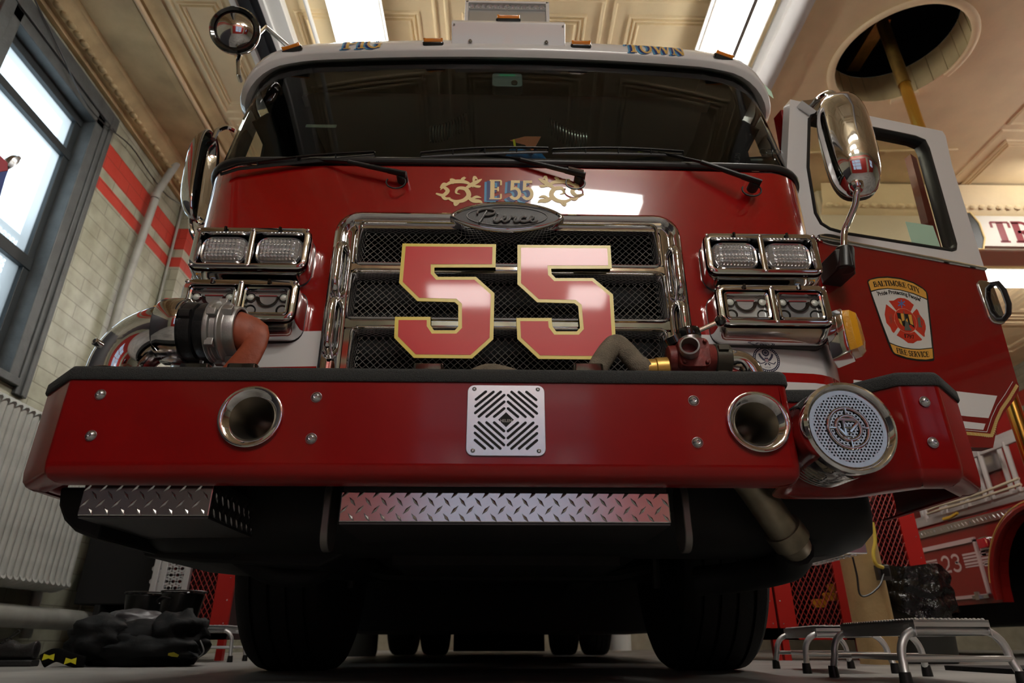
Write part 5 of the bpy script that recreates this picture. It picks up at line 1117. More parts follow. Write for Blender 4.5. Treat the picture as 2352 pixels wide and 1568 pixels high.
m = MB(); m.tube([(3.415, 4.06, 0), (3.415, 4.06, 4.45)], .045, 24); m.build('pole_tube', BRASS, pole); m = MB(); m.tube([(3.415, 4.06, 4.42), (3.40, 4.06, 5.2)], .05, 20); m.build('pole_sleeve', BRASSD, pole)
m = MB(); m.box((3.34, 4.02, 5.15), (3.46, 4.6, 5.22)); m.build('pole_bracket', BRASSD, pole)
# lintel and sign over the next bay
LY = 5.9; lx0 = PY(1885, 490, LY).x; lz0 = PY(2300, 574, LY).z; lz1 = PY(2300, 498, LY).z
b = MB(); b.box((lx0, LY, lz0), (XR, LY+.35, CEIL)); b.box((lx0-.14, LY+.02, lz0+.05), (lx0, LY+.33, CEIL)); struct(b.build('wall_lintel', mat('lintel_cream', (.62, .55, .42), .6), smooth=0, bevel=.03))
b = MB(); b.loft([[(x, LY-d, z) for d, z in ((0, lz1+.0), (.03, lz1+.02), (.05, lz1+.06), (.09, lz1+.12), (.10, lz1+.2), (.14, CEIL-.02))] for x in (lx0, XR)], False, False, closed=False)
for i in range(60): b.lathe([(.001, .0), (.03, .006), (.045, .025)], (lx0+.08+i*.1, LY-.085, lz1+.10), (0, 1, -.3), 8, False, False)
struct(b.build('trim_4', CREAM, smooth=40))
sg = MB(); s0 = PY(2215, 499, LY).x; sg.box((s0, LY-.03, lz0+.03), (s0+3.2, LY-.002, lz1-.01)); sg = tag(sg.build('sign_board', SIGNW, None, smooth=0), 'long cream sign board with large maroon letters on the beam at the right', 'sign')
m = MB(); p = PY(2287, 556, LY-.031); q = PY(2290, 509, LY-.031); hh = (q.z-p.z); letters(m, 'TR', lambda x, y, h: (p.x+x*hh*1.22, LY-.0315, p.z+y*hh), 0, 1, 1.25); m.build('lettering', MAROON, sg, smooth=0)
m = MB(); e = PY(2238, 530, LY-.03); m.flat([(x*.11+e.x-.02, y*.26+e.z) for x, y in circ(1, 8, .39)], lambda x, z, h: (x, LY-.032, z)); m.build('sign_crest', INK, sg, smooth=0); m = MB(); m.tube([(x*.11+e.x-.02, LY-.034, y*.26+e.z) for x, y in circ(1, 8, .39)], .012, 5, closed=True); m.build('crest_edge', GOLDP, sg, smooth=0)

# ---- left window
b = MB(); yo, y1, z0, z1 = WY0, WY1, WZ0, WZ1
def fr(lo, hi): b.box(lo, hi)
for d, w_ in ((.0, .13), (-.07, .07)):
    pass
fr((XL-.28, yo, z0), (XL+.02, yo+.09, z1)); fr((XL-.28, y1-.10, z0), (XL+.02, y1, z1)); fr((XL-.28, yo, z1-.10), (XL+.02, y1, z1)); fr((XL-.28, yo, z0), (XL+.05, y1, z0+.06))
fr((XL-.02, yo-.10, z0-.05), (XL+.03, yo, z1+.12)); fr((XL-.02, y1, z0-.05), (XL+.03, y1+.13, z1+.12)); fr((XL-.02, yo-.12, z1), (XL+.04, y1+.15, z1+.14)); fr((XL-.02, y1+.05, z0-.05), (XL+.045, y1+.08, z1+.1))
win_ = struct(b.build('window_1', WFRAME, smooth=0, bevel=.006))
b = MB()
for ya, yb_ in ((yo+.09, yo+.15), (y1-.17, y1-.10)): b.box((XL-.16, ya, z0+.06), (XL-.10, yb_, z1-.10))
for za, zb2 in ((3.86, 3.93), (2.77, 2.87), (z0+.06, z0+.14), (z1-.17, z1-.1)): b.box((XL-.17, yo+.09, za), (XL-.09, y1-.10, zb2))
b.box((XL-.2, yo+.12, z0+.06), (XL-.17, yo+.16, 2.9)); b.box((XL-.22, y1-.21, z0+.06), (XL-.18, y1-.18, 2.9)); b.build('window_sash', DFRAME, win_, smooth=0, bevel=.004)
b = MB(); b.box((XL-.14, yo+.1, z0+.1), (XL-.135, y1-.12, z1-.1)); b.build('window_pane', FROST, win_, smooth=0)
b = MB(); k = 0
for s in (1, -1):
    k = -1.2
    while k < 1.1:
        y_a = yo+.12+k; t0 = max(0, -k); t1 = min(1.25, (y1-yo-.24)-k)
        if t1 > t0+.02: 
            za = (z0+t0) if s > 0 else (z0+1.25-t0); zb2 = (z0+t1) if s > 0 else (z0+1.25-t1); b.tube([(XL-.27, y_a+t0, za), (XL-.27, y_a+t1, zb2)], .003, 4, cap=False)
        k += .05
b.box((XL-.28, yo+.1, 3.05), (XL-.25, y1-.1, 3.09)); b.build('window_guard_mesh', mat('guard_grey', (.18, .20, .21), .5, .3), win_, smooth=0)

# ---- pipes, radiator, conduit
def simple(name, mb, m, lab, c, **k): return tag(mb.build(name, m, None, **k), lab, c)
b = MB(); p = PX(386, 300, -3.38); b.tube([(-3.53, 5.45, .15), (-3.53, 5.45, 3.1), (-3.50, 5.50, 4.3), (-3.40, 5.56, CEIL+.03)], .038, 14); b.lathe([(.046, 0), (.046, .05)], (-3.50, 5.49, 4.2), (0, 0, 1), 14); simple('steam_pipe', b, PIPEG, 'grey vertical steam pipe climbing the brick wall right of the window', 'pipe')
b = MB(); b.tube([(-3.37, 2.6, .31), (-3.37, 6.95, .27)], .075, 16); b.lathe([(.085, 0), (.085, .06)], (-3.37, 6.3, .276), (0, 1, -.01), 16); simple('heating_pipe', b, PIPEG, 'thick horizontal heating pipe low on the brick wall under the radiator', 'pipe')
rad = thing('radiator', 'silver painted cast iron column radiator below the window', 'radiator', (-3.35, 4.2, .47))
secm = None
for i in range(36):
    y = 3.03+i*.066
    if secm is None:
        m = MB()
        for xx in (-3.44, -3.36, -3.27): m.tube(cat([(xx, y, .52), (xx, y, .60), (xx, y, 1.1), (xx, y, 1.52), (xx, y, 1.58)], 3), (.026, .031), 10)
        m.tube(cat([(-3.46, y, .53), (-3.40, y, .50), (-3.34, y, .495), (-3.25, y, .53)], 4), (.032, .030), 8); m.tube(cat([(-3.46, y, 1.56), (-3.40, y, 1.61), (-3.34, y, 1.615), (-3.25, y, 1.56)], 4), (.032, .030), 8)
        secm = m.build('radiator_section', RADI, rad, smooth=60)
    else:
        o = secm.copy(); COL.objects.link(o); o.location = (0, i*.066, 0)
m = MB(); m.tube([(-3.36, 3.03, .56), (-3.36, 5.34, .56)], .03, 10); m.tube([(-3.36, 3.03, 1.54), (-3.36, 5.34, 1.54)], .03, 10); m.build('radiator_header', RADI, rad)
b = MB(); b.tube([(-3.57, 6.12, .70), (-3.57, 6.12, 4.6)], .014, 8); b.tube([(-3.57, 6.12, .50), (-3.57, 6.12, .1)], .010, 8); simple('electrical_conduit', b, PIPEG, 'thin grey electrical conduit running down the brick wall to a socket box', 'conduit')
ob = thing('socket_box', 'grey metal double socket box on the brick wall above the pipe', 'socket', (-3.55, 6.12, .58))
m = MB(); m.box((-3.60, 6.04, .52), (-3.50, 6.19, .68)); m.build('box_shell', mat('box_grey', (.12, .12, .115), .4, .5), ob, bevel=.005)
m = MB()
for z in (.565, .635): m.flat([(6.115+.03*x, z+.027*y) for x, y in circ(1, 12)], lambda y, z_, h: (-3.4985, y, z_))
for z in (.565, .635): m.flat([(6.115+.04*x, z+.027*y) for x, y in circ(1, 12)], lambda y, z_, h: (-3.55+(y-6.115)*.8, 6.037, z_))
m.build('socket_face', BKT, ob, smooth=0)
b = MB(); P = [PX(80, 0, XL+.05), PX(130, 100, XL+.06), PX(190, 225, XL+.06), PX(240, 285, XL+.06), PX(300, 335, XL+.06), PX(345, 400, XL+.06), PX(385, 450, XL+.06), PX(420, 470, XL+.16)]; b.tube(cat(P, 4), .006, 5); simple('loose_cable', b, BLACK, 'thin black cable sagging across the window head and brick wall', 'cable')
# ceiling services
b = MB(); b.tube([(-2.86, 1.0, CEIL-.07), (-2.86, 6.0, CEIL-.07)], .022, 10); b.tube([(-2.86, 6.2, CEIL-.07), (-2.86, 9.0, CEIL-.07)], .022, 10); b.tube([(-2.76, 6.2, CEIL-.07), (-2.76, 9.0, CEIL-.07)], .022, 10); simple('ceiling_conduit', b, mat('painted_conduit', (.50, .36, .22), .55), 'cream painted conduit running along the soffit beside the window wall', 'conduit')
b = MB(); b.box((-2.93, 6.0, CEIL-.14), (-2.70, 6.22, CEIL-.03)); simple('junction_box', b, mat('painted_box', (.46, .36, .23), .55), 'square cream junction box on the soffit conduit', 'junction box', smooth=0, bevel=.006)
b = MB(); b.box((-2.13, -1, CEIL-.10), (-2.08, 9.5, CEIL-.02)); b.box((-1.84, -1, CEIL-.12), (-1.72, 9.5, CEIL-.02)); b.box((-1.88, -1, CEIL-.15), (-1.84, 9.5, CEIL-.02)); r_o = tag(b.build('exhaust_rail', WHITEF, None, smooth=0, bevel=.004), 'long white and grey slotted exhaust rail along the ceiling on the left', 'rail')
m = MB(); m.box((-2.08, -1, CEIL-.06), (-1.88, 9.5, CEIL-.03)); m.box((-1.99, -1, CEIL-.09), (-1.97, 9.5, CEIL-.06)); m.build('rail_slot', mat('rail_dark', (.03, .035, .045), .5), r_o, smooth=0)
b = MB(); b.tube([(-1.54, -1, CEIL-.08), (-1.54, 9, CEIL-.08)], .018, 10); simple('ceiling_rod', b, WHITEF, 'thin white rod along the ceiling between rail and left lamp', 'pipe')
b = MB(); b.loft([[(2.335+x, y, CEIL-.01-z) for x, z in ((-.13, 0), (-.13, .03), (-.09, .05), (-.085, .10), (-.03, .135), (.03, .135), (.085, .10), (.09, .05), (.13, .03), (.13, 0))] for y in (-1, 6.8)]); simple('ceiling_duct', b, mat('duct_white', (.48, .47, .46), .45), 'white rounded duct along the ceiling right of the lamps', 'duct', smooth=50)
b = MB(); b.tube([(2.10, -1, CEIL-.03), (2.10, 6.5, CEIL-.03)], .012, 8); b.tube([(HX1+.4, 5.2, CEIL-.02), (2.7, 5.3, CEIL-.02)], .012, 6) ; simple('thin_conduit', b, CREAM, 'thin cream conduit between the right lamp and the white duct', 'conduit')
# lamps
def lamp(x0, x1, y0, y1, lab, split):
    t = thing('ceiling_lamp', lab, 'ceiling lamp', ((x0+x1)/2, (y0+y1)/2, CEIL), 'fluorescent ceiling lamps')
    m = MB(); zb = CEIL-.26; m.box((x0-.005, y0, zb+.075), (x1+.005, y1, zb+.095)); m.box((x0, y0, zb), (x0+.012, y1, zb+.03)); m.box((x1-.03, y0, zb), (x1, y1, zb+.03))
    for yy in (y0+.3, y1-.3): m.tube([((x0+x1)/2, yy, zb+.06), ((x0+x1)/2, yy, CEIL)], .01, 6)
    m.build('lamp_body', WHITEF, t, smooth=0)
    if split: m = MB(); m.box(((x0+x1)/2+.045, y0, zb-.034), ((x0+x1)/2+.075, y1, zb-.001)); m.build('lamp_divider', PIPEG, t, smooth=0)
    m = MB()
    if split: m.box((x0+.04, y0+.01, zb-.03), ((x0+x1)/2+.045, y1-.01, zb+.074)); m.box(((x0+x1)/2+.075, y0+.01, zb-.03), (x1-.035, y1-.01, zb+.074))
    else: m.box((x0+.014, y0+.01, zb-.03), (x1-.032, y1-.01, zb+.074))
    m.build('lamp_diffuser', TUBE, t, smooth=0)
lamp(-1.33, -.93, 2.75, 5.2, 'long fluorescent lamp glowing behind the cab roof on the left', False)
lamp(1.60, 2.05, 2.75, 5.2, 'split fluorescent lamp glowing behind the cab roof on the right', True)
lamp(.38, 1.92, -1.78, -1.44, 'fluorescent lamp over the floor in front of the truck, nearest its bumper', False)
lamp(.20, 1.42, -3.12, -2.70, 'fluorescent lamp over the floor in front of the truck, the middle one', False)
lamp(-1.0, -.1, -4.2, -3.75, 'fluorescent lamp nearest the bay door, on the window side', False)
lamp(.95, 1.5, -4.2, -3.75, 'fluorescent lamp nearest the bay door, on the side of the second truck', False)

lamp(-1.33, -.93, 8.2, 10.4, 'fluorescent lamp over the rear of the truck', False)
q = PZ(2300, 618, CEIL-.1); lamp(q.x-.5, q.x+2.2, q.y-.13, q.y+.17, 'wide fluorescent lamp beyond the beam in the next bay', True)
lamp(5.6, 6.0, 3.0, 5.3, 'fluorescent lamp over the second fire truck', True)

# ================================================================ FLOOR ITEMS, LEFT
def shoe(p, ang, lab, s=1.0):
    t = thing('shoe', lab, 'shoe', p, 'black shoes by the wall'); p = Vector(p); c, sn = math.cos(ang), math.sin(ang)
    def f(x, y, z): return p+Vector((x*c-y*sn, x*sn+y*c, z))*s
    m = MB(); st = [(-.15, .036, .028), (-.13, .044, .03), (-.05, .038, .03), (.03, .046, .028), (.10, .046, .028), (.14, .034, .028), (.155, .012, .028)]
    m.loft([[f(x, w*math.cos(a), h*.5+h*.5*math.copysign(1, math.sin(a))*min(1, abs(math.sin(a))*3)) for a in [2*PI*(i+.5)/16 for i in range(16)]] for x, w, h in st]); m.build('shoe_sole', RUBBER, t)
    m = MB(); st = [(-.148, .026, .10), (-.14, .034, .125), (-.11, .037, .105), (-.06, .036, .095), (-.03, .036, .12), (.0, .038, .125), (.04, .042, .095), (.08, .044, .075), (.12, .038, .066), (.148, .018, .05)]
    m.loft([[f(x, w*math.cos(a), .028+(h-.028)*(.5+.5*math.sin(a))) for a in [2*PI*i/18 for i in range(18)]] for x, w, h in st]); m.build('shoe_upper', LEATH, t, sub=1)
    m = MB()
    for i in range(4): m.tube([f(.0+.018*i, -.03, .115-.012*i), f(.006+.018*i, 0, .130-.012*i), f(.0+.018*i, .03, .115-.012*i)], .003, 5)
    m.tube(cat([f(.0, 0, .128), f(-.03, -.01, .155), f(-.01, -.02, .165), f(.02, -.02, .13), f(.07, -.03, .12)]), .0025, 5); m.build('shoe_laces', BLACK, t)
p = PZ(45, 1529, 0); shoe((-2.73, 4.09, 0), 3.2, 'black leather lace-up shoe standing behind the other by the wall', 1.12); shoe((-2.42, 3.25, 0), 3.3, 'black shoe lying nearest the lower left corner, mostly cut off', 1.1)
# pile of turnout gear
def blob(name, parent, c, r, m, seed=0, amp=.18, nu=36, nv=20, flat=.0, fq=2.2, rot=0):
    b = MB(); c = Vector(c); cr, sr = math.cos(rot), math.sin(rot)
    def fn(u, v):
        a = 2*PI*u; t = PI*v; d = Vector((math.sin(t)*math.cos(a), math.sin(t)*math.sin(a), math.cos(t))); k = 1+amp*noise.noise(d*fq+Vector((seed, 0, 0)))+amp*.22*noise.noise(d*fq*2.4+Vector((0, seed, 0)))
        x, y, z = d.x*r[0]*k, d.y*r[1]*k, d.z*r[2]*k; x, y = x*cr-y*sr, x*sr+y*cr; z = max(z, -c.z+.004) 
        return c+Vector((x, y, z))
    b.grid(fn, nu, nv, True); return b.build(name, m, parent, smooth=80)
gp_ = thing('gear_bag', 'dark pile of folded firefighter gear with a grey hood lying by the brick wall', 'gear', (-2.05, 4.2, 0))
blob('bag_body', gp_, (-2.03, 4.2, .11), (.36, .24, .15), CLOTH, 1, .25)
blob('folded_jacket', gp_, (-2.20, 4.12, .14), (.20, .20, .13), CLOTHG, 4, .3, rot=.4)
blob('grey_hood', gp_, (-2.12, 4.20, .225), (.17, .13, .075), mat('hood_grey', (.04, .038, .042), .4), 7, .25, rot=.3)
blob('trouser_leg', gp_, (-1.83, 4.15, .14), (.16, .18, .14), CLOTH, 11, .35)
blob('jacket_sleeve', gp_, (-1.95, 4.05, .08), (.30, .14, .09), CLOTHG, 15, .3)
m = MB()
for px, py in ((232, 1446), ): q = PY(px, py, 4.05); m.lathe([(.001, -.012), (.012, -.006), (.014, .004), (.001, .01)], q, (-.4, -1, .3), 10)
m.build('buckles', STEEL, gp_)
m = MB(); m.tube(cat([PY(240, 1448, 4.0), PY(228, 1462, 3.98), PY(205, 1478, 3.98), PY(185, 1500, 3.98)]), .006, 5); m.tube(cat([PY(460, 1470, 4.0), PY(468, 1495, 3.98), PY(455, 1510, 3.98)]), .004, 5); m.build('gear_straps', mat('strap_grey', (.14, .14, .14), .5), gp_)
m = MB(); q = PY(400, 1503, 3.9); m.add([q+Vector((dx, -.01, dz)) for dx, dz in ((-.028, .008), (.0, .012), (.03, -.001), (.026, -.012), (-.01, -.008), (-.028, -.003))], [(0, 1, 2, 3, 4, 5)]); m.build('yellow_tab', mat('dim_yellow', (.30, .28, .01), .6), gp_, smooth=0)
stp = thing('safety_strap', 'black webbing strap with yellow diamonds lying on the floor left of the gear pile', 'strap', (-2.45, 4.1, 0))
m = MB(); P = [PZ(112, 1537, .015), PZ(140, 1530, .03), PZ(165, 1536, .03), PZ(190, 1540, .015)]; P = [Vector((-2.42, 3.93, .03)), Vector((-2.34, 3.90, .06)), Vector((-2.26, 3.90, .04)), Vector((-2.18, 3.90, .02))]
m.tube(cat(P), (.036, .008), 10, up=(0, -.4, 1)); m.build('strap_webbing', CLOTH, stp)
m = MB(); 
for q_ in (P[0].lerp(P[1], .75), P[2].lerp(P[3], .3)):
    m = MB(); m.add([q_+Vector((dx, -.03, dz)) for dx, dz in ((-.032, -.018), (-.030, .014), (.0, .006), (.026, .014), (.03, -.018), (0, -.008))], [(0, 1, 2, 3, 4, 5)]); m.build('yellow_diamond', YFL, stp, smooth=0)
def boot(p, rot, lab, lean=0):
    t = thing('rubber_boot', lab, 'boot', p, 'tall fire boots'); p = Vector(p); c, s = math.cos(rot), math.sin(rot)
    def f(x, y, z): x += z*lean; return p+Vector((x*c-y*s, x*s+y*c, z))
    m = MB(); L3 = [(0, .0, .07, .13), (.03, .0, .08, .16), (.07, .0, .08, .15), (.12, -.02, .09, .115), (.2, -.03, .10, .11), (.3, -.03, .115, .12), (.42, -.03, .135, .135)]
    m.loft([[f(cx_+b_*math.cos(a), a_*math.sin(a), z) for a in [2*PI*i/24 for i in range(24)]] for z, cx_, a_, b_ in L3]+[[f(-.03+.128*math.cos(a), .128*math.sin(a), .42) for a in [2*PI*i/24 for i in range(24)]], [f(-.03+.10*math.cos(a), .10*math.sin(a), .25) for a in [2*PI*i/24 for i in range(24)]]]); m.build('boot_shaft', mat('boot_rubber', (.007, .007, .007), .25), t, sub=1)
    m = MB(); m.tube([f(-.03+.135*math.cos(a), .135*math.sin(a), .42) for a in [2*PI*i/20 for i in range(20)]], .005, 5, closed=True)
    for a0 in (2.6, ): m.tube([f(-.03+.145*math.cos(a), .145*math.sin(a), .35+.03*math.sin((a-PI)*2)) for a in [PI+1.2*i/8 for i in range(9)]], .005, 5)
    m.build('boot_pull_strap', LEATH, t)
boot((-2.37, 4.76, 0), 2.6, 'black rubber boot standing behind the gear, nearer the brick wall'); boot((-2.03, 4.60, 0), .3, 'black rubber boot standing behind the gear, nearer the truck tyre', .05)
# leaning traction boards
RY = 5.31
tb = thing('perforated_ramp', 'aluminium perforated plank with raised rails standing behind the boots', 'ramp', (-2.6, RY, 0))
m = MB()
for px in (358, 376, 430): q = PY(px-1, 1330, RY); m.box((q.x-.022, RY-.02, .0), (q.x+.022, RY+.02, 1.3))
m.build('side_rails', ALU, tb, smooth=0, bevel=.003)
m = MB(); xa = PY(345, 1330, RY).x; xb = PY(430, 1330, RY).x; hs2 = .05
for j in range(26):
    for i in range(int((xb-xa)/hs2)):
        x = xa+i*hs2+(j % 2)*hs2/2; z = .08+j*.046
        o_ = [(x, z), (x+hs2*.5, z+.0), (x+hs2, z)]; m.ribbon([(x, z), (x+hs2*.3, z+.018), (x+hs2*.7, z+.018), (x+hs2, z)], .014, lambda a, b_, h: (a, RY, b_)); m.ribbon([(x, z), (x+hs2*.3, z-.018), (x+hs2*.7, z-.018), (x+hs2, z)], .014, lambda a, b_, h: (a, RY, b_))
m.build('perforated_tread', ALU, tb, smooth=0)

fl = thing('hanging_flag', 'red and blue cloth with a silver clip hanging at the left edge before the window', 'flag', PX(8, 410, -2.9))
def fp(px, py, dx=0): return PX(px, py, -2.9+dx)
m = MB(); m.loft([[fp(x, y, d) for x, y in ((-30, 340), (-5, 352), (17, 373), (18, 392), (-30, 400))] for d in (0, .04)]); m.build('red_cloth', mat('flag_red', (.20, .01, .02), .8), fl, smooth=0, bevel=.004)
m = MB(); m.loft([[fp(x, y, d) for x, y in ((-30, 396), (20, 388), (12, 410), (0, 452), (-30, 470))] for d in (.005, .035)]); m.build('blue_cloth', mat('flag_blue', (.01, .025, .12), .8), fl, smooth=0, bevel=.004)
m = MB(); m.tube(cat([fp(14, 386), fp(22, 374), fp(34, 366), fp(44, 362)]), lambda t: .012+.018*math.sin(PI*min(1, t*1.1)), 8); m.build('silver_clip', STEEL, fl)

b = MB(); b.box((-3.58, -4.2, .02), (-3.0, 2.2, 2.3)); tag(b.build('filler_cabinet', mat('filler_dark', (.03, .03, .035), .5), None, smooth=0, bevel=.01), 'long dark cabinet along the window wall in front of the truck', 'cabinet')  # unseen box, added only to bring dark contrast into the chrome
# ---- stools (aluminium platforms)
def stool(corner, ux, uy, L, Wd, H, lab, detail=True):
    t = thing('step_stool', lab, 'step stool', corner, 'aluminium step stools'); c = Vector(corner); U = Vector(ux).normalized(); V = Vector(uy).normalized(); Z = Vector((0, 0, 1))
    f = lambda a, b_, z: c+U*a+V*b_+Z*z
    def bx(m, a0, a1, b0, b1, z0, z1): m.loft([[f(a, b_, z) for a, b_ in ((a0, b0), (a1, b0), (a1, b1), (a0, b1))] for z in (z0, z1)])
    m = MB(); bx(m, 0, L, 0, Wd, H-.008, H); bx(m, 0, L, 0, .003, H-.045, H); bx(m, 0, L, Wd-.003, Wd, H-.045, H); bx(m, 0, .003, 0, Wd, H-.02, H); bx(m, L-.003, L, 0, Wd, H-.02, H); pf = m.build('platform', ALU, t, smooth=0, bevel=.001)
    m = MB(); nx = int(L/.022); ny = int(Wd/.03)
    for i in range(nx):
        for j in range(ny): m.lathe([(.007, 0), (.0055, .004), (.002, .0055)], f((i+.5)*L/nx, (j+.5)*Wd/ny, H), Z, 6, False, True)
    m.build('grip_studs', ALU, pf, smooth=30)
    for a in (.03, L-.03):
        m = MB(); s = -1 if a < L/2 else 1; R_ = .075; yo_ = -.055; yi = Wd+.055
        P = [f(a+s*.02, yo_, .03), f(a+s*.012, yo_+.004, H*.55)]
        P = [f(a+s*.022, yo_-.01, .03)]+[f(a+s*.006, yo_+R_*(1-math.cos(q)), H-.03-R_+R_*math.sin(q)) for q in [PI/2*i/7 for i in range(8)]]+[f(a+s*.006, yi-R_*(1-math.cos(q)), H-.03-R_+R_*math.sin(q)) for q in [PI/2*(7-i)/7 for i in range(8)]]+[f(a+s*.022, yi+.01, .03)]
        m.tube(P, .0125, 12); m.tube([f(a+s*.012, yo_-.003, H*.40), f(a+s*.012, yi+.003, H*.40)], .009, 8); m.build('leg_frame', ALU, t)
        for y_ in (yo_-.012, yi+.012): m = MB(); m.lathe([(.019, 0), (.019, .01), (.016, .04)], f(a+s*.023, y_, 0), Z, 12); m.build('rubber_foot', BLACK, t)
    m = MB(); m.tube([f(.03, .02, H*.40), f(L-.03, .02, H*.40)], .008, 8); m.tube([f(.03, Wd-.02, H*.40), f(L-.03, Wd-.02, H*.40)], .008, 8); m.build('stretcher', ALU, t)
    m = MB(); bx(m, .035, .075, -.0008, 0, H-.038, H-.012); m.build('label_plate', mat('label_silver', (.6, .6, .6), .4), t, smooth=0)
    return t
stool((1.285, 2.17, 0), (.07, .64, 0), (.28, .045, 0), .62, .27, .185, 'nearest aluminium step stool at the lower right in front of the bin')
stool((1.395, 3.10, 0), (.10, .62, 0), (.27, .0, 0), .60, .25, .185, 'aluminium step stool beside the right front tyre, behind the nearest stool')
stool((-1.86, 4.92, 0), (-.02, .5, 0), (-.50, .0, 0), .34, .40, .225, 'aluminium step stool between the gear pile and the left front tyre')

# ================================================================ RIGHT SIDE
b = MB(); b.loft([[(x, y, z) for x, y in rr(2.25, 2.46, 4.30, 4.52, .07, 4)] for z in (0, 2.6)]); struct(b.build('wall_post', WOODP, smooth=40))
so = thing('wall_socket', 'black socket box on the cream post with a yellow plug', 'socket', (2.43, 4.29, .60))
def PQ(px, py, y=4.29): return PY(px, py, y)
m = MB(); a = PQ(2015, 1332); c = PQ(2036, 1298); m.box((a.x, 4.26, a.z), (c.x, 4.30, c.z)); m.build('box_shell', mat('box_grey', (.12, .12, .115)), so, bevel=.003)
m = MB(); a = PQ(2020, 1324); c = PQ(2033, 1306); m.box((a.x, 4.25, a.z), (c.x, 4.262, c.z)); m.build('socket_face', BLACK, so)
m = MB(); m.tube(cat([PQ(2004, 1200, 4.27), PQ(2010, 1240, 4.25), PQ(2006, 1270, 4.24), PQ(2012, 1295, 4.23), PQ(2028, 1303, 4.245)]), .011, 8); tag(m.build('extension_cord', mat('cord_yellow', (.75, .58, .08), .5), None), 'thick yellow extension cord hanging down the cream post into the socket', 'cord')
m = MB(); m.tube(cat([PQ(2030, 1318, 4.245), PQ(2020, 1345, 4.22), PQ(1995, 1366, 4.22), PQ(1975, 1364, 4.24), PQ(1968, 1320, 4.27), PQ(1955, 1265, 4.28)]), .006, 6); tag(m.build('power_lead', BLACK, None), 'thin black cord looping off the cream post socket towards the lockers', 'cord')
# bin
bn = thing('trash_can', 'grey round bin lined with a shiny black bag behind the nearest stool', 'trash can', (2.72, 4.60, 0))
bc = (2.74, 4.62, 0); m = MB(); m.lathe([(.19, 0), (.20, .01), (.225, .34), (.24, .52)], bc, (0, 0, 1), 36); m.build('can_body', CANG, bn)
m = MB(); random.seed(3)
def bagf(u, v):
    a = 2*PI*u; z = .58-.30*v if v > .12 else .555+.025*math.sin(v/.12*PI/2); r = .250+.022*v+.010*math.sin(a*9+v*3)+.012*noise.noise(Vector((a*2.2, v*5, 1)))*2
    if v < .12: r = .215+.035*v/.12
    z -= .02*noise.noise(Vector((a*1.5, 3, 0)))+(.03*math.sin(a*3) if v > .9 else 0)
    return Vector((bc[0]+r*math.cos(a), bc[1]+r*math.sin(a), z+.01*math.sin(a*4)))
m.grid(bagf, 96, 22, True); m.build('bin_liner', BAGB, bn, smooth=60)
# lockers
def locker(x0, x1, lab, left=True):
    t = thing('gear_locker', lab, 'locker', ((x0+x1)/2, 5.5, 0), 'red gear lockers'); Yl = 5.35; m = MB(); fw = .13
    for lo, hi in (((x0, Yl, .0), (x0+.05, Yl+.05, .14)), ((x1-.05, Yl, .0), (x1, Yl+.05, .14)), ((x0, Yl, .14), (x0+(fw if left else .03), Yl+.03, 2.0)), ((x1-fw, Yl, .14), (x1, Yl+.03, 2.0)), ((x0, Yl, .14), (x1, Yl+.03, .22)), ((x0, Yl, 1.9), (x1, Yl+.03, 2.0))): m.box(lo, hi)
    m.build('locker_frame', LRED, t, smooth=0); m = MB()
    for lo, hi in (((x0, Yl+.5, .14), (x1, Yl+.52, 2.0)), ((x0+.001, Yl+.03, .14), (x0+.01, Yl+.5, 2.0)), ((x1-.01, Yl+.03, .14), (x1-.001, Yl+.5, 2.0)), ((x0, Yl+.03, .14), (x1, Yl+.5, .16)), ((x0, Yl+.03, 1.95), (x1, Yl+.5, 1.97))): m.box(lo, hi)
    m.build('locker_back', mat('locker_inside_shade', (.03, .006, .006), .7), t, smooth=0)  # inside coloured dark to stand for the shade within the locker
    m = MB()
    for z in [.25+.16*i for i in range(11)]:
        for x in (x0+.03, x1-.03): m.lathe([(.006, 0), (.004, .004), (.001, .005)], (x, Yl, z), (0, -1, 0), 6)
    m.build('rivets', STEEL, t)
    m = MB(); xa, xb, za, zb2 = x0+fw, x1-fw, .22, 1.9; dx, dz = .040, .066
    for s in (1, -1):
        n = int((zb2-za)/dz)+2; k = -n
        while k*dx < xb-xa:
            xs = xa+k*dx; t0 = max(0, (xa-xs)/dx); t1 = min((zb2-za)/dz, (xb-xs)/dx)
            if t1 > t0: 
                zz = lambda t_: za+t_*dz if s > 0 else zb2-t_*dz
                m.tube([(xs+t0*dx, Yl+.01, zz(t0)), (xs+t1*dx, Yl+.01, zz(t1))], 0.0038, 4, cap=False)
            k += 1
    m.build('locker_mesh', mat('mesh_red', (.26, .012, .008), .5), t, smooth=0)
locker(1.50, 2.12, 'red mesh gear locker mostly hidden behind the right front tyre')
locker(2.14, 2.76, 'red mesh gear locker between the right front tyre and the cream post')
locker(2.78, 3.38, 'red mesh gear locker right of the cream post, behind the black bin bag')
locker(-2.62, -2.01, 'red mesh gear locker on the left behind the boots and gear pile', False)
tg = tag(blob('turnout_coat', None, (2.42, 5.62, .62), (.16, .12, .30), CLOTHG, 3, .3), 'dark turnout coat hanging inside the mesh locker left of the cream post', 'coat')
m = MB(); 
for px, py in ((1880, 1385), (1905, 1370), (1915, 1350)): q = PY(px, py, 5.46); m.loft([[q+Vector((x, -.0-h, z)) for x, z in rr(-.055, .055, -.03, .03, .02)] for h in (0, .02)])
tag(m.build('reflective_tape', mat('tape_yellow', (.75, .38, .02), .5), None), 'yellow reflective tape patches glowing behind the locker mesh', 'tape')
tg = tag(blob('white_helmet', None, (3.08, 5.58, 1.28), (.14, .14, .11), BKT, 5, .2), 'white bundle on the shelf inside the mesh locker right of the post', 'bundle')
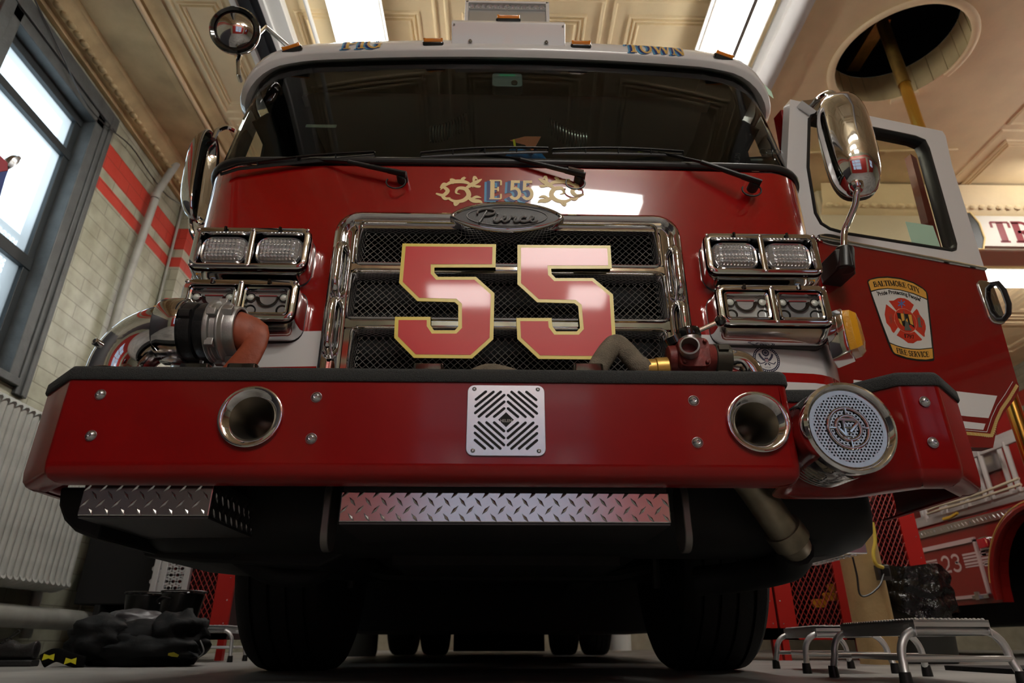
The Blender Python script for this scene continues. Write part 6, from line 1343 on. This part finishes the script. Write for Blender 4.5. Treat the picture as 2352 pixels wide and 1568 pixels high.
tg = tag(blob('folded_hood', None, (2.40, 5.55, 1.02), (.12, .1, .07), BKT, 9, .2), 'pale hood resting high inside the mesh locker left of the post', 'hood')
b = MB(); b.box((-3.42, 5.75, .40), (-2.66, 6.1, 1.9)); b.box((-3.25, 5.75, 0), (-3.20, 6.1, .4)); b.box((-2.72, 5.75, 0), (-2.66, 6.1, .4)); b.box((-3.25, 6.05, 0), (-2.66, 6.1, .4)); tag(b.build('filler_cabinet', MATTEB, None, smooth=0, bevel=.01), 'dark cabinet in the shade behind the perforated plank', 'cabinet')  # dark box added to blacken the background behind the ramp
# far things under the truck
b = MB(); q = PY(1440, 1500, 8.6); b.lathe([(.13, 0), (.14, .30), (.13, .31)], (q.x, 9.0, .03), (0, 0, 1), 20); tag(b.build('white_bucket', BKT, None), 'white bucket seen far back under the truck, left of the right tyre', 'bucket')
b = MB(); b.box((-2.05, 8.9, 0), (-1.7, 9.2, .36)); tag(b.build('storage_crate', BKT, None, bevel=.02), 'pale crate far back under the truck, right of the left front tyre', 'crate')
b = MB(); q = PY(775, 1480, 6.0); b.lathe([(.26, 0), (.27, .04), (.27, .34), (.24, .36)], (-1.45, 7.15, 0), (0, 0, 1), 24); tag(b.build('black_tub', CANG, None), 'dark round tub behind the left front tyre', 'tub')
b = MB(); q = PZ(2330, 1550, 0); b.loft([[(x, y, z) for x, y in rr(2.15, 2.75, 3.0, 3.5, .05)] for z in (0, .02)]); tag(b.build('floor_mat', CLOTHG, None), 'dark mat on the floor at the lower right corner', 'mat')

# ================================================================ SECOND TRUCK
T2 = thing('fire_truck', 'second red fire truck marked 23 with ladders on its side, at the right', 'fire truck', (5.6, 7, 0)); XT = 4.4
def X2(px, py, dx=0): return PX(px, py, XT+dx)
m = MB(); wy, wz, wr = 5.33, .50, .70
pl = [(3.2, .44), (wy-wr, .44)]+[(wy-wr*math.cos(a), .44+wr*math.sin(a)) for a in [PI*i/20 for i in range(1, 20)]]+[(wy+wr, .44), (11.5, .44), (11.5, 1.14), (3.2, 1.14)]
pl = [(3.2, .44), (wy-wr, .44)]+[(wy-wr*math.cos(a), .46+wr*.96*math.sin(a)) for a in [PI*i/20 for i in range(1, 20)]]+[(wy+wr, .44), (11.5, .44), (11.5, 1.19), (3.2, 1.19)]
m.prism(pl, lambda y, z, h: (XT+h, y, z), 0, .10); m.build('lower_side', T23R, T2, smooth=0)
m = MB(); m.box((XT+.32, 5.9, 1.1), (6.8, 11.5, 2.15)); m.box((XT+.02, 3.2, 1.2), (6.8, 4.5, 2.7)); m.box((XT+.12, 5.2, 1.1), (6.8, 11.5, 1.14)); m.build('body_upper', T23R, T2, smooth=0)
m = MB(); m.box((XT+.5, 3.6, .3), (6.5, 11, 1.0)); m.build('chassis', UNDER, T2, smooth=0)
m = MB(); m.tube([(XT-.01, wy-(wr+.02)*math.cos(a), .46+(wr*.96+.02)*math.sin(a)) for a in [PI*i/24 for i in range(25)]], (.045, .03), 8); m.build('fender', T23R, T2)
m = MB(); m.tube([(XT-.035, wy-(wr+.055)*math.cos(a), .46+(wr*.96+.055)*math.sin(a)) for a in [PI*(.5+.5*i/24) for i in range(22)]], .006, 5); m.build('gold_pinstripe', GOLD, T2)
m = MB(); tyre(m, (XT+.30, wy, wz), .50, .30, n=48); m.build('tyre', RUBBER, T2, smooth=30)
m = MB(); m.box((XT-.02, 5.5, 1.10), (XT+.14, 11.5, 1.17))
for i in range(110): y = 5.52+i*.054; m.add([(XT-.021, y, 1.115), (XT-.027, y+.015, 1.135), (XT-.021, y+.03, 1.155), (XT-.021, y+.02, 1.13)], [(0, 1, 2, 3)])
m.build('tread_rail', DIAM, T2, smooth=0)
m = MB(); m.box((XT+.30, 6.3, 1.17), (XT+.318, 6.9, 1.59)); m.box((XT+.30, 5.9, 1.60), (XT+.315, 11.4, 1.95)); t5 = m.build('tread_panels', DIAM, T2, smooth=0)
# compartment door with 23
cA = X2(2120, 1262); cB = X2(2240, 1232); m = MB(); y0_, y1_ = cB.y-.0, cA.y+.25
zt_, zb_3 = .985, .50
for lo, hi in (((XT-.02, y0_, zt_-.02), (XT+.01, y1_, zt_+.02)), ((XT-.02, y0_, zb_3), (XT+.01, y0_+.03, zt_)), ((XT-.02, y1_-.03, zb_3), (XT+.01, y1_, zt_)), ((XT-.02, y0_, zb_3-.01), (XT+.01, y1_, zb_3+.02))): m.box(lo, hi)
m.build('compartment_frame', T23W, T2, smooth=0)
f2 = lambda y, z, h: (XT-.003-h, y, z)
n0 = X2(2168, 1318); n1 = X2(2202, 1266); m = MB(); hgt = .16; y_s = n0.y; wd = abs(n1.y-n0.y); kk = wd/(twidth('23')*hgt); zz0 = .735
letters(m, '23', lambda x, y, h: f2(y_s-x*hgt, zz0+y*hgt, h), 0, kk, 1.0)
for i in range(5):
    z = zz0+.145-.028*i; m.box((XT-.004, y_s-wd-.40+(.0), z-.018 if i < 4 else z-.012), (XT-.002, y_s-wd-.04, z)); m.box((XT-.004, y_s+.05, z-.018), (XT-.002, y_s+.42, z)) if i < 4 else None
m.box((XT-.004, wy+wr+.03, zz0+.10), (XT-.002, y0_-.02, zz0+.20)); m.box((XT-.004, wy+wr+.03, zz0+.01), (XT-.002, y0_-.02, zz0+.05)); m.build('white_markings', T23W, T2, smooth=0)
q = X2(2268, 1247); m = MB(); m.loft([[(XT-h, q.y+a, q.z+c) for a, c in rr(-.075, .075, -.055, .055, .03)] for h in (-.01, .02, .03)]); ml = m.build('side_lamp', CHROME, T2, bevel=.004); m = MB(); m.loft([[(XT-h, q.y+.01+a*s, q.z+c*s) for a, c in rr(-.06, .06, -.045, .045, .02)] for h, s in ((.03, 1), (.05, .9))]); m.build('red_lens', mat('red_lens', (.4, .01, .02), .15, 0, 1), ml, bevel=.003)
q = X2(2262, 1366); m = MB(); m.box((XT-.04, q.y-.10, q.z-.03), (XT, q.y+.12, q.z+.0)); m.box((XT-.06, q.y-.0, q.z-.04), (XT-.04, q.y+.05, q.z+.03)); m.build('door_latch', STEEL, T2, smooth=0)
def ladder(y0, y1, z0, z1, x, lab, n):
    t = thing('ladder', lab, 'ladder', (x, y0, z0), 'ladders on the second truck'); m = MB()
    for z in (z0, z1): m.box((x-.015, y0, z-.035), (x+.015, y1, z+.035))
    m.build('ladder_rails', LADM, t, smooth=0, bevel=.004)
    for i in range(n): y = y0+.15+(y1-y0-.2)*i/n; m = MB(); m.tube([(x, y, z0), (x, y, z1)], .022, 8); m.build('rung', LADM, t)
ladder(5.35, 10.5, 1.25, 1.72, XT+.04, 'outer silver ladder on the side of the second truck', 15)
ladder(5.3, 10.2, 1.32, 1.82, XT+.20, 'inner silver ladder hung behind the outer ladder on the second truck', 14)
m = MB(); r1 = [X2(2130, 1172, -.05), X2(2160, 1160, -.05), X2(2230, 1140, -.04), X2(2340, 1098, -.04)]; m.tube(cat(r1), .012, 6); r1 = [X2(2130, 1180, -.03), X2(2165, 1168, -.05), X2(2230, 1150, -.04), X2(2345, 1112, -.04)]; m.tube(cat(r1), .012, 6); tag(m.build('rope', ROPE, None), 'pale rope tied along the outer ladder of the second truck', 'rope')
q = X2(2185, 1187, -.02); m = MB(); m.tube([q+Vector((0, .12, 0)), q, q+Vector((0, -.10, .02))], .016, 6); tag(m.build('halyard_hook', mat('hook_yellow', (.55, .33, .03), .5), None), 'small yellow hook on the lower rail of the outer ladder', 'hook')

# ================================================================ THINGS BEHIND THE WINDSHIELD
q = PY(1205, 345, 2.36); 
t = thing('blue_cap', 'blue item with a yellow band and orange flap on the dashboard behind the windshield', 'cap', (q.x, 2.40, 1.90))
blob('cap_body', t, (q.x-.0, 2.42, q.z-.01), (.10, .07, .055), BLUEP, 2, .2); m = MB(); m.add([q+Vector((x, -.03, z)) for x, z in ((-.07, .03), (.0, .055), (.075, .055), (.05, .0), (.035, -.03), (.0, .005), (-.05, .02))], [(0, 1, 2, 3, 4, 5, 6)]); m.build('orange_flap', TANP, t, smooth=0)
m = MB(); m.tube([q+Vector((-.045, -.055, -.035)), q+Vector((-.05, -.055, .005)), q+Vector((-.05, -.03, .03))], .006, 5); m.build('yellow_band', YFL, t)
q = PY(1765, 372, 2.48); t = thing('key_bunch', 'black flashlight and coiled metal keys on the dashboard at the right corner of the windshield', 'keys', (q.x, 2.45, q.z))
m = MB(); m.lathe([(.03, -.10), (.035, -.02), (.045, .0), (.045, .05), (.04, .055)], q+Vector((0, 0, -.01)), (1, 0, 0), 18); m.build('flashlight_body', BLACK, t)
m = MB()
for i in range(4): c = q+Vector((-.04+.03*i, -.05, .02)); m.tube([c+Vector((.018*math.cos(a), .004*i, .018*math.sin(a))) for a in [2*PI*k/14 for k in range(14)]], .0018, 5, closed=True)
m.build('key_rings', STEEL, t)
q = PY(1697, 372, 2.48); m = MB(); m.tube([q+Vector((.012*math.cos(a*2*PI*12)-.03*a, .012*math.sin(a*2*PI*12), .05-.14*a)) for a in [i/200 for i in range(200)]], .003, 5); tag(m.build('coiled_cord', BLACK, None), 'black coiled microphone cord hanging behind the right of the windshield', 'cord')
q = PY(1490, 348, 2.40); m = MB(); m.box(tuple(q+Vector((-.05, 0, -.01))), tuple(q+Vector((.05, .02, .008)))); tag(m.build('green_notepad', YFL, None), 'small fluorescent notepad lying on the dashboard behind the middle wiper', 'notepad')

# ================================================================ CAMERA, WORLD, LIGHT
cd = bpy.data.cameras.new('camera'); co = bpy.data.objects.new('camera', cd); COL.objects.link(co)
co.location = O0; fwd = ray(1176, 784).normalized(); co.rotation_euler = fwd.to_track_quat('-Z', 'Y').to_euler()
cd.sensor_width = 36; cd.lens = F/2352*36; cd.clip_start = .02; cd.dof.use_dof = True; cd.dof.focus_distance = 2.25; cd.dof.aperture_fstop = 3.2
SC.camera = co
wd = bpy.data.worlds.new('world'); SC.world = wd; wd.use_nodes = True; bg = wd.node_tree.nodes['Background']; bg.inputs[0].default_value = (.80, .92, 1, 1); bg.inputs[1].default_value = 2.3
def portal(loc, rot, sx, sy):
    l = bpy.data.lights.new('window_portal', 'AREA'); l.shape = 'RECTANGLE'; l.size = sx; l.size_y = sy; l.cycles.is_portal = True
    o = bpy.data.objects.new('window_portal', l); COL.objects.link(o); o.location = loc; o.rotation_euler = rot
portal((XL-.29, (WY0+WY1)/2, (WZ0+WZ1)/2), (PI/2, 0, -PI/2), 1.2, 2.6)
portal(((DX0+DX1)/2, YF_-.2, 2.2), (PI/2, 0, 0), 2.5, 2.5)
portal((5.5, YF_-.2, 2.65), (PI/2, 0, 0), 1.9, 1.6)
SC.view_settings.view_transform = 'Standard'; SC.view_settings.look = 'None'; SC.view_settings.exposure = .45; SC.view_settings.gamma = 1
SC.cycles.use_denoising = True; SC.cycles.max_bounces = 8; SC.cycles.transparent_max_bounces = 16; SC.cycles.sample_clamp_indirect = 4; SC.cycles.sample_clamp_direct = 5
SC.cycles.caustics_reflective = False; SC.cycles.caustics_refractive = False
bpy.context.view_layer.update()
